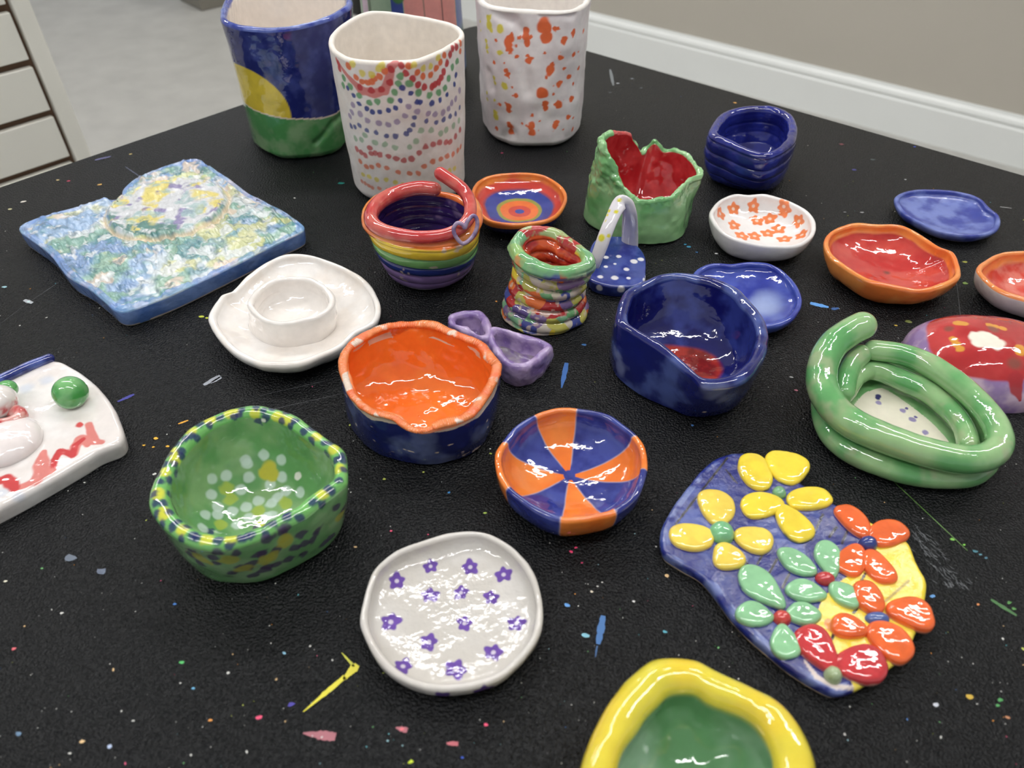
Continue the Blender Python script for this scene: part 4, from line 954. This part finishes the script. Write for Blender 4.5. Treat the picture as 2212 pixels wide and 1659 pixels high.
# red dish with orange rim
g = vessel(loop([(1780, 519), (1793, 498), (1820, 486), (1850, 480), (1892, 482), (1936, 482), (1966, 491), (2001, 512), (2036, 533), (2063, 544), (2077, 579), (2073, 600), (2036, 619), (1989, 628), (1931, 620), (1874, 606), (1816, 572), (1788, 547)], .025), loop(ell(1935, 592, 104, 53), 0), t=.005, tb=.004, kin=2.5, kout=1.9, seed=101, lump=.0009)
g.c[:] = mottle(g, lin((238, 122, 40)), lin((240, 146, 62)), 50, 5)
rr = ring_r(g) + .02 * (fbm(g.R, 60, 3) - .5); m = (g.sec == INN)[:, None]
g.c = mix(g.c, mottle(g, lin((190, 40, 38)), lin((202, 66, 56)), 50, 6), np.where(m, 1 - sm(rr, .972, .99), 0))
g.dots([(1915, 585, .003)], 1, lin((130, 50, 40)), sec=(INN,), soft=.8)
put(g, 'red_dish', GL, 'red dish with orange rim, the larger one standing whole in view', 'dish')

g = vessel(loop([(2111, 577), (2128, 560), (2158, 544), (2191, 540), (2240, 541), (2290, 560), (2318, 600), (2305, 645), (2262, 660), (2209, 646), (2174, 635), (2144, 619), (2117, 593)], .024), loop(ell(2226, 630, 88, 50), 0), t=.005, tb=.004, kin=2.4, kout=1.7, seed=111, lump=.001)
g.c[:] = lin((226, 214, 206))
rr = ring_r(g) + .05 * (fbm(g.R, 70, 3) - .5)
g.c = mix(g.c, np.broadcast_to(lin((238, 142, 70)), g.c.shape), np.where(np.isin(g.sec, (RIM, INN))[:, None], 1, 0))
g.c = mix(g.c, mottle(g, lin((208, 60, 44)), lin((222, 120, 104)), 90, 6), np.where((g.sec == INN)[:, None], 1 - sm(rr, .92, .98), 0))
put(g, 'cropped_red_dish', GL, 'red dish with thin orange rim and pale underside at the right edge of the view', 'dish')

# blue saucer behind the big blue pot
g = vessel(loop([(1496, 600), (1503, 582), (1525, 570), (1549, 566), (1581, 568), (1622, 564), (1670, 570), (1706, 595), (1730, 629), (1734, 656), (1718, 683), (1694, 698), (1665, 705), (1600, 704), (1540, 680), (1505, 640)], .015), loop(ell(1626, 650, 92, 58), 0), t=.005, tb=.004, kin=2.6, kout=1.8, seed=121, lump=.0009)
g.c[:] = mottle(g, lin((34, 50, 150)), lin((66, 84, 176)), 50, 5); g.dots([(1655, 650, .017), (1640, 665, .012)], 1, lin((150, 168, 214)), sec=(INN,), wob=.6, soft=.8, op=.8)
m = (g.sec == OUT)[:, None] & (g.R[..., 2] < .004); g.c[m] = lin((206, 206, 214))
put(g, 'near_blue_saucer', GL, 'glossy blue saucer with a pale patch half hidden behind the large blue pot', 'saucer')

# big blue pot
g = vessel(loop([(1331, 675), (1340, 644), (1356, 620), (1395, 598), (1429, 586), (1465, 582), (1501, 588), (1549, 600), (1593, 620), (1622, 648), (1651, 680), (1663, 714), (1660, 748), (1646, 781), (1622, 808), (1598, 823), (1561, 831), (1520, 830), (1489, 805), (1453, 776), (1417, 750), (1368, 718), (1337, 697)], .05),
           loop([(1318, 762), (1324, 805), (1356, 839), (1405, 868), (1453, 889), (1489, 902), (1530, 902), (1583, 882), (1612, 850), (1622, 815), (1600, 775), (1530, 740), (1440, 725), (1360, 730)], 0),
           t=.009, tb=.006, kin=4.5, N=380, jo=110, ji=130, lump=.0018, lfreq=38, seed=131, bulge=.001)
n = fbm(g.R, 45, 7, 5)
g.c[:] = mix(np.broadcast_to(lin((18, 28, 104)), g.R.shape), np.broadcast_to(lin((74, 92, 158)), g.R.shape), sm(n, .5, .74))
m = g.sec == INN; g.c[m] = mix(np.broadcast_to(lin((10, 14, 92)), g.R.shape), np.broadcast_to(lin((44, 58, 138)), g.R.shape), sm(n, .52, .75))[m]
rr = ring_r(g)
g.c = mix(g.c, mottle(g, lin((118, 16, 12)), lin((160, 34, 22)), 120, 3), np.where((g.sec == INN)[:, None], (1 - sm(rr + .12 * (vnoise(g.R, 60, 5) - .5), .60, .72)) * (g.R[..., 2] < .02), 0))
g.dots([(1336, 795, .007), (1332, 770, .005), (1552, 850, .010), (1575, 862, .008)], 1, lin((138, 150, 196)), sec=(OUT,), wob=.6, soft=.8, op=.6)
g.dots([(1522, 894, .0015)], 1, CLAY, sec=(OUT,))
put(g, 'big_blue_pot', GL, 'large blue pinch pot with a red pool of glaze inside', 'pot')

# purple double ring
pz = .021
def ringpot(rim, name, parent, seed, hole=.36):
    L = loop(rim, pz); B_ = L.copy(); B_[:, 2] = 0; c_ = (L.max(0) + L.min(0)) / 2; B_ = c_ + (B_ - c_) * np.array([.93, .93, 0]); B_[:, 2] = 0
    g = vessel(L, B_, t=.0075, tb=.003, kin=5, N=220, jo=60, ji=60, lump=.0014, lfreq=90, seed=seed, bulge=.001)
    g.c[:] = mottle(g, lin((132, 106, 168)), lin((182, 160, 200)), 90, seed); m = (g.sec == INN) & (g.par < .93); g.c[m] = mottle(g, lin((160, 150, 156)), lin((130, 104, 160)), 100, seed)[m]
    return g
l1 = [(967, 684), (975, 674), (1006, 666), (1037, 667), (1053, 678), (1062, 700), (1066, 722), (1048, 733), (1018, 722), (985, 706), (970, 698)]
l2 = [(1056, 704), (1085, 706), (1120, 716), (1158, 724), (1192, 740), (1191, 752), (1168, 775), (1140, 792), (1108, 792), (1078, 774), (1060, 745), (1052, 722)]
g1 = ringpot(l1, 'ring', None, 5); g2 = ringpot(l2, 'ring', None, 9)
pr_ = thing('bow_ornament', (g1.base + g2.base) / 2, 'purple clay bow of two joined rings beside the orange-lined pot', 'ornament')
g1.build('ring', GLF, pr_); g2.build('ring', GLF, pr_)

# orange-lined blue pot
g = vessel(loop([(738, 757), (759, 735), (800, 711), (841, 697), (895, 696), (936, 696), (974, 712), (1021, 729), (1042, 740), (1064, 768), (1080, 789), (1070, 824), (1050, 862), (1021, 898, .042), (985, 915, .041), (958, 922, .040), (930, 930, .038), (904, 932, .036), (880, 920, .038), (862, 905, .041), (830, 898, .042), (800, 892, .042), (764, 862), (745, 821), (737, 789)], .043),
           loop([(750, 870), (758, 925), (793, 967), (831, 990), (895, 1006), (958, 1003), (1015, 986), (1050, 955), (1070, 895), (1050, 855), (980, 830), (900, 820), (810, 830), (765, 850)], 0),
           t=.0048, tb=.004, kin=7, N=460, jo=130, ji=170, lump=.0013, lfreq=60, seed=141, bulge=.0015)
n = fbm(g.R, 55, 3, 4)
g.c[:] = mix(np.broadcast_to(lin((26, 36, 104)), g.R.shape), np.broadcast_to(lin((94, 106, 152)), g.R.shape), sm(n, .45, .75))
stx = g.R * np.array([1, 1, 2.2]); g.c = mix(g.c, np.broadcast_to(CLAY, g.c.shape), np.where((g.sec == OUT)[:, None], sm(fbm(stx, 120, 55, 3), .72, .76), 0))
m = (g.sec == OUT)[:, None] & (g.R[..., 2] > .0385 - .004 * vnoise(g.R, 80, 2)); g.c[m] = CLAY
org = mottle(g, lin((240, 112, 14)), lin((244, 124, 26)), 60, 6); g.c[g.sec == INN] = org[g.sec == INN]
g.c[g.sec == RIM] = mottle(g, lin((242, 128, 58)), lin((240, 150, 90)), 100, 6)[g.sec == RIM]
m = (g.sec == INN)[:, None] & (g.R[..., 2] > .034) & (g.R[..., 2] < .0385) & (vnoise(g.R, 70, 33) > .55); g.c[m] = CLAY * .9
ob = thing('orange_lined_pot', g.base, 'round pot, streaky navy outside and glossy orange inside, with ragged orange rim', 'pot')
g.build('body', GL, ob)
rp2 = [(746, 762), (764, 742), (803, 718), (843, 704), (895, 701), (936, 702), (972, 718), (1018, 735), (1040, 748), (1060, 775), (1073, 792), (1064, 824), (1044, 858), (1016, 893), (984, 908), (958, 914), (940, 921)]
rt = tube([at(x, y, .0435 + .001 * math.sin(3 * i)) for i, (x, y) in enumerate(rp2[::-1])] , [.003, .0036, .003, .0038, .0031, .0038, .003, .0036, .003], M=700, N=24, flat=.6, lump=.0009, freq=120, seed=4)
sg = np.sin(np.linspace(0, 330 * PI, rt.J)) * .00022; rt.R += rt.normals() * sg[:, None, None]
rt.c[:] = mottle(rt, lin((236, 104, 26)), lin((238, 132, 62)), 90, 6)
rt.c = mix(rt.c, np.broadcast_to(CLAY, rt.c.shape), sm(fbm(rt.R, 90, 44), .62, .68))
rt.build('rim_strip', GLF, ob)
lt = tube([at(x, y, .043) for x, y in [(932, 926), (900, 930), (868, 914), (845, 900), (800, 888), (766, 860), (748, 822), (741, 790), (745, 765)]], [.0022, .0024, .0026, .0024, .0026, .003, .0034], M=420, N=20, flat=.6, lump=.0009, freq=130, seed=8)
sg = np.sin(np.linspace(0, 190 * PI, lt.J)) * .0002; lt.R += lt.normals() * sg[:, None, None]
lt.c[:] = mottle(lt, lin((236, 104, 26)), lin((238, 132, 62)), 90, 6); lt.c = mix(lt.c, np.broadcast_to(CLAY, lt.c.shape), sm(fbm(lt.R, 90, 41), .55, .62)); lt.build('rim_strip', GLF, ob)

# green spotted bowl
g = vessel(loop([(321, 1075), (325, 1044), (339, 1011), (357, 980), (383, 948), (409, 923), (440, 902), (481, 884), (520, 873), (559, 871), (603, 879), (637, 891), (676, 917), (715, 946), (744, 970), (752, 1006), (749, 1035), (725, 1057), (692, 1082), (660, 1110), (598, 1141), (559, 1160), (494, 1180), (445, 1179), (404, 1169), (370, 1148), (341, 1122), (326, 1096)], .053),
           loop([(405, 1180), (418, 1224), (438, 1243), (476, 1255), (528, 1261), (585, 1252), (632, 1232), (689, 1200), (728, 1160), (742, 1115), (720, 1070), (660, 1035), (580, 1025), (500, 1040), (440, 1080), (410, 1125)], 0),
           t=.0095, tb=.006, kin=3.0, N=520, jo=170, ji=170, lump=.0016, lfreq=40, seed=151, bulge=.0015)
g.c[:] = mottle(g, lin((112, 172, 106)), lin((146, 188, 134)), 50, 5)
m = g.sec == INN; g.c[m] = mottle(g, lin((98, 156, 92)), lin((134, 174, 116)), 45, 8)[m]
m = g.sec == RIM; g.c[m] = lin((112, 184, 96))
dn, dy = lin((26, 36, 98)), lin((212, 214, 50))
cv = lambda L: C2(L, 300, 850, 3.858)
g.dots(cv([(760, 150), (800, 150), (580, 210), (600, 200), (430, 300), (240, 480), (300, 490), (215, 640), (170, 810), (190, 970), (210, 1000), (360, 1120), (565, 1200), (765, 1200), (1000, 1095), (1540, 840), (1660, 620), (1610, 450), (1480, 340), (1180, 190), (1150, 175), (965, 180), (1230, 210), (300, 540), (160, 840)]), .0038, dy, sec=(RIM, INN, OUT), wob=.3, op=.9)
g.dots(cv([(865, 130), (840, 180), (970, 105), (1040, 120), (1110, 110), (1235, 140), (1300, 210), (1170, 240), (1250, 275), (1050, 210), (990, 240), (1440, 280), (1360, 310), (800, 200), (680, 200), (600, 265), (510, 245), (440, 350), (500, 370), (390, 370), (310, 410), (370, 470), (370, 515), (230, 500), (205, 580), (310, 585), (320, 660), (155, 670), (165, 720), (270, 720), (110, 820), (260, 830), (120, 905), (210, 900), (280, 980), (130, 1005), (180, 1090), (320, 1050), (400, 1095), (260, 1120), (340, 1210), (440, 1170), (480, 1180), (655, 1220), (765, 1280), (600, 1140), (850, 1190), (930, 1160), (970, 1110), (900, 1180), (1065, 1170), (1110, 1070), (1060, 1080), (1240, 1020), (1340, 1030), (1240, 990), (1450, 895), (1540, 925), (1625, 830), (1580, 780), (1655, 710), (1630, 545), (1700, 500), (1720, 545), (1725, 630), (1560, 510), (1600, 400), (1540, 400), (1430, 410)]), .0028, dn, sec=(RIM, INN, OUT), wob=.4, op=.88)
pu_ = lin((78, 62, 98))
g.dots(cv([(440, 1330), (420, 1350), (620, 1380), (640, 1320), (820, 1350), (1000, 1360), (1040, 1350), (1150, 1320), (1230, 1120), (1200, 1130), (1080, 1230), (1360, 1180), (1400, 1260), (1460, 1220), (1500, 1150), (1300, 1300), (1660, 960), (1720, 970), (1250, 1390), (1380, 1350), (500, 1430), (650, 1430), (860, 1460), (920, 1470), (960, 1420), (1080, 1460), (1140, 1440), (1040, 1490), (780, 1510), (970, 1530), (1620, 1200), (1560, 1250)]), .0036, pu_, sec=(OUT,), wob=.5, op=.85)
g.dots(cv([(520, 1395), (760, 1400), (1060, 1400), (1110, 1370), (1220, 1220), (860, 1480), (1240, 1240), (1680, 1040)]), .005, lin((186, 186, 66)), sec=(OUT,), wob=.5, op=.8)
wb = lin((206, 224, 216))
g.dots(cv([(900, 560), (920, 590), (1035, 520), (1175, 560), (1180, 690), (1090, 745), (930, 690), (740, 680), (625, 710), (615, 830), (860, 790), (995, 880), (1335, 820), (560, 1000), (670, 940), (665, 1000), (780, 970), (900, 930), (930, 1020), (1060, 1010), (1110, 1000), (820, 1080), (540, 1110), (1100, 900), (1160, 850), (1220, 800)]), .0038, wb, sec=(INN,), wob=.15, op=.75)
g.dots(cv([(1070, 620), (1090, 670), (1050, 650)]), .005, lin((190, 184, 40)), sec=(INN,), wob=.3)
g.dots(cv([(740, 800), (770, 860), (1000, 960), (690, 1080), (1220, 910)]), .0045, lin((170, 190, 60)), sec=(INN,), wob=.4, op=.8)
g.dots(cv([(1310, 690, .003), (1035, 238, .0018)]), 1, WHITE, sec=(RIM, INN))
put(g, 'spotted_green_bowl', GL, 'green bowl with a rim spotted in navy and yellow', 'bowl')

# pinwheel dish
g = vessel(loop([(1069, 983), (1083, 954), (1112, 920), (1152, 894), (1194, 880), (1221, 877), (1248, 879), (1284, 885), (1320, 896), (1347, 914), (1375, 936), (1393, 961), (1400, 994), (1398, 1019), (1387, 1053), (1372, 1078), (1333, 1108), (1293, 1119), (1250, 1125), (1212, 1126), (1167, 1109), (1127, 1084), (1094, 1058), (1074, 1023)], .030),
           loop(ell(1238, 1058, 112, 82), 0), t=.0045, tb=.004, kin=2.5, kout=1.9, N=560, ji=130, seed=161, lump=.0007)
hub = g.hit(1231, 1023, (INN,))[0]
ang = np.arctan2(g.R[..., 1] - hub[1], g.R[..., 0] - hub[0]); rad = np.hypot(g.R[..., 0] - hub[0], g.R[..., 1] - hub[1])
def A_(x, y):
    p = at(x, y, .029); return math.atan2(p[1] - hub[1], p[0] - hub[0])
g.c[:] = mottle(g, lin((36, 46, 130)), lin((60, 74, 156)), 70, 3)
orc = mottle(g, lin((238, 118, 22)), lin((242, 132, 40)), 60, 8)
wdg = [((1247, 882), (1156, 900)), ((1393, 1016), (1367, 944)), ((1210, 1124), (1332, 1110)), ((1085, 957), (1098, 1056))]
for a, b in wdg:
    a0, a1 = A_(*a), A_(*b); 
    if a1 < a0: a1 += 2 * PI
    if a1 - a0 > PI: a0, a1 = a1 - 2 * PI, a0
    mid = (a0 + a1) / 2; hw = (a1 - a0) / 2; dl = (ang - mid + PI) % (2 * PI) - PI
    e = rad * (hw - np.abs(dl)) + .0008 * (vnoise(g.R, 120, 3) - .5)
    w = sm(e, -.0002, .0005) * sm(rad, .0035, .0045)
    g.c = mix(g.c, orc, w)
    ln = np.exp(-((e) / .0005) ** 2) * sm(rad, .006, .01); g.c = mix(g.c, np.broadcast_to(lin((190, 180, 190)), g.c.shape), ln * .55)
put(g, 'pinwheel_dish', GL, 'round dish with a pinwheel of orange and blue wedges', 'dish')

# purple flower plate
rl_ = [(777, 1340), (783, 1297), (796, 1250), (813, 1220), (854, 1188), (905, 1168), (968, 1150), (1018, 1144), (1056, 1150), (1099, 1173), (1132, 1204), (1158, 1244), (1172, 1292), (1173, 1335), (1165, 1373), (1145, 1406), (1115, 1439), (1082, 1465), (1031, 1483), (981, 1491), (930, 1490), (879, 1475), (841, 1452), (811, 1419), (788, 1378)]
g = vessel(loop(rl_, .015), loop(ell(974, 1338, 182, 172), 0), t=.0042, tb=.0035, kin=7, kout=2.2, N=620, jo=60, ji=190, seed=171, lump=.0007, lfreq=50)
g.c[:] = mottle(g, lin((206, 201, 194)), lin((212, 208, 203)), 40, 3)
cv = lambda L: C2(L, 740, 1120, 3.95)
g.flower(cv([(755, 395, .0048), (1085, 400), (1375, 465), (470, 520), (750, 640), (1005, 620, .005), (1265, 660, .005), (415, 870, .0062), (1040, 880, .005), (1485, 880), (735, 1040), (1280, 1130), (525, 1250), (970, 1275, .0066)]), .0056, lin((104, 72, 160)), centre=lin((214, 206, 220)), sec=(INN,))
g.flower([(957, 1508, .006), (1046, 1500, .006)], .006, lin((90, 60, 140)), sec=(OUT,))
GP = glaze('dimpled_glaze', .08, .36, 150, coat=.45, mott=.02)
put(g, 'flower_plate', GP, 'round white plate stamped with small purple flowers', 'plate')

# yellow pot in the foreground
g = vessel(loop([(1252, 1655), (1274, 1583), (1312, 1505), (1342, 1467), (1372, 1440), (1410, 1413), (1450, 1404), (1505, 1408), (1552, 1432), (1627, 1467), (1681, 1497), (1722, 1537), (1757, 1597), (1772, 1655), (1768, 1720), (1720, 1790), (1620, 1840), (1500, 1850), (1380, 1830), (1290, 1770), (1255, 1710)], .050),
           loop(ell(1515, 1690, 200, 175), 0), t=.0185, tb=.014, keep=.25, kin=2.6, N=420, jo=110, ji=140, profile=[(0, 0), (.25, .7), (.6, 1.04), (1, 1)], seed=181, lump=.0022, lfreq=30)
g.c[:] = mottle(g, lin((240, 206, 28)), lin((226, 212, 50)), 30, 5, .3, .7)
rr = ring_r(g)
zz = g.R[..., 2] + .004 * (fbm(g.R, 40, 9) - .5)
gr_ = mottle(g, lin((92, 146, 96)), lin((146, 178, 154)), 35, 3, .4, .75)
wi = np.where((g.sec == INN)[:, None], 1 - sm(zz, .037, .046), 0)
g.c = mix(g.c, gr_, wi)
put(g, 'yellow_pinch_pot', GL, 'thick glossy yellow pinch pot with green inside at the lower edge', 'pot')

# green coil boat
bo = thing('coil_basket', at(1965, 900, 0), 'oval light green coil basket with a white floor and one coil end raised', 'basket')
g = slab(loop([(1790, 850), (1795, 910), (1840, 965), (1920, 1010), (2020, 1035), (2110, 1025), (2140, 975), (2110, 905), (2040, 840), (1950, 800), (1870, 795), (1815, 815)], .005), .005, N=260, J=90, chamfer=.002, seed=192, lump=.0003)
flr = loop(C2([(540, 900), (620, 800), (720, 755), (800, 755), (950, 850), (1110, 970), (1230, 1080), (1330, 1200), (1330, 1235), (1180, 1200), (900, 1120), (700, 1020), (580, 940)], 1700, 640, 3.77), .005)
mk = inpoly(g.R[..., 0], g.R[..., 1], [p[:2] for p in cr(flr, 60)])
g.c[:] = mottle(g, lin((110, 172, 106)), lin((150, 190, 136)), 60, 3); g.c[mk] = lin((232, 224, 206))
cv = lambda L: C2(L, 1700, 640, 3.77)
g.dots(cv([(745, 800, .0022), (742, 815, .0022)]), 1, lin((56, 50, 110)), sec=(INN,)); g.dots(cv([(745, 852, .0022), (940, 915, .0026), (1020, 990, .0026), (1130, 1095, .0024)]), 1, lin((150, 136, 180)), sec=(INN,)); g.dots(cv([(970, 900, .0014), (1050, 970, .0014), (1195, 1180, .0018)]), 1, lin((104, 90, 150)), sec=(INN,))
g.build('base', GL, bo)
def gcoil(path, r, seed, name='coil', **k):
    t = tube(path, r, lump=.0006, freq=45, seed=seed, N=34, **k)
    t.c[:] = mottle(t, lin((96, 166, 98)), lin((150, 192, 132)), 42, seed); t.c = mix(t.c, np.broadcast_to(lin((170, 178, 140)), t.c.shape), sm(fbm(t.R, 70, seed + 5), .56, .72) * .6)
    return t.build(name, GL, bo)
gcoil([at(x, y, .0088) for x, y in [(1778, 868), (1788, 925), (1825, 966), (1890, 999), (1965, 1021), (2050, 1030), (2108, 1020), (2136, 980), (2122, 920), (2080, 868), (2010, 822), (1930, 797), (1850, 797), (1796, 828)]], .0082, 3, M=300, closed=True)
gcoil([at(x, y, .016) for x, y in [(1832, 845), (1850, 815), (1875, 800), (1905, 803), (1952, 822), (2005, 847), (2050, 884), (2080, 922), (2092, 960)]], [.0062, .0072, .0078, .0080, .0078, .0074, .0070], 13, M=300)
gcoil([at(x, y, z) for x, y, z in [(1888, 756, .030), (1942, 764, .030), (1985, 778, .030), (2025, 799, .030), (2085, 843, .030), (2130, 889, .030), (2155, 933, .029), (2155, 968, .028), (2120, 990, .027), (2062, 990, .027), (1979, 970, .027), (1896, 941, .027), (1836, 911, .027), (1797, 876, .028), (1776, 832, .030), (1778, 785, .034), (1800, 745, .038), (1832, 720, .042), (1862, 704, .045)]], [.0076, .0084, .0084, .0088, .0098, .0104, .0106, .0106, .0104], 23, M=420)
gcoil([at(x, y, z) for x, y, z in [(1860, 766, .027), (1842, 785, .025), (1828, 815, .022), (1822, 848, .019)]], .0078, 33, M=80)

# red mushroom-like dome
g = dome(loop([(1944, 750), (1958, 798), (2010, 850), (2080, 880), (2165, 893), (2235, 885), (2275, 845), (2272, 785), (2215, 738), (2120, 715), (2020, 715), (1962, 728)], 0), 0, .036, k=2.2, N=420, J=160, lump=.0012, freq=40, seed=5)
g.c[:] = mottle(g, lin((150, 120, 172)), lin((196, 168, 192)), 80, 3)
qq = g.par[:, None] + .03 * np.sin(3 * g.th)[None] + .06 * (fbm(g.R, 60, 3) - .5)
g.c = mix(g.c, mottle(g, lin((176, 30, 36)), lin((198, 56, 56)), 40, 6), np.where((g.sec == OUT)[:, None], 1 - sm(qq, .80, .84), 0))
yy = lin((220, 150, 40))
g.dots([(2075, 694, .004), (2068, 694, .0035), (2083, 695, .0035), (2057, 731, .0032), (2063, 741, .0035), (2070, 752, .0032), (2204, 749, .0045), (2205, 755, .0045), (2140, 698, .003), (2165, 705, .003), (2150, 701, .003)], 1, yy, sec=(OUT,), wob=.2)
g.dots([(2049, 707, .004), (2190, 782, .006), (2145, 707, .004)], 1, lin((140, 70, 60)), sec=(OUT,), soft=.6)
g.dots([(2110, 724, .0055), (2124, 722, .006), (2112, 736, .0055), (2125, 733, .0068), (2138, 734, .0066), (2140, 726, .0055), (2154, 738, .006)], 1, lin((244, 238, 222)), sec=(OUT,), wob=.3)
g.stroke([(2192, 815, .006), (2198, 845, .0045), (2201, 868, .001)], .004, lin((172, 36, 44)), sec=(OUT,))
put(g, 'painted_dome', GL, 'red and lavender clay dome with yellow spots and a white patch', 'ornament')

# ------------------------------------------------------------------ camera, world, render look
cam = bpy.data.cameras.new('camera'); co = bpy.data.objects.new('camera', cam); COL.objects.link(co)
co.location = (0, 0, CAMH); co.rotation_euler = (PI / 2 - PITCH, 0, 0)
cam.sensor_width = 36; cam.lens = 36 * F / 2212; cam.clip_start = .02
cam.dof.use_dof = True; cam.dof.focus_distance = .62; cam.dof.aperture_fstop = 8.0
SC.camera = co
w = bpy.data.worlds.new('room_light'); SC.world = w; w.use_nodes = True
bg = w.node_tree.nodes['Background']; bg.inputs[0].default_value = (.93, .96, 1, 1); bg.inputs[1].default_value = WORLD
SC.view_settings.view_transform = 'Standard'; SC.view_settings.look = 'None'; SC.view_settings.exposure = EXPO; SC.view_settings.gamma = 1
SC.view_settings.use_curve_mapping = False
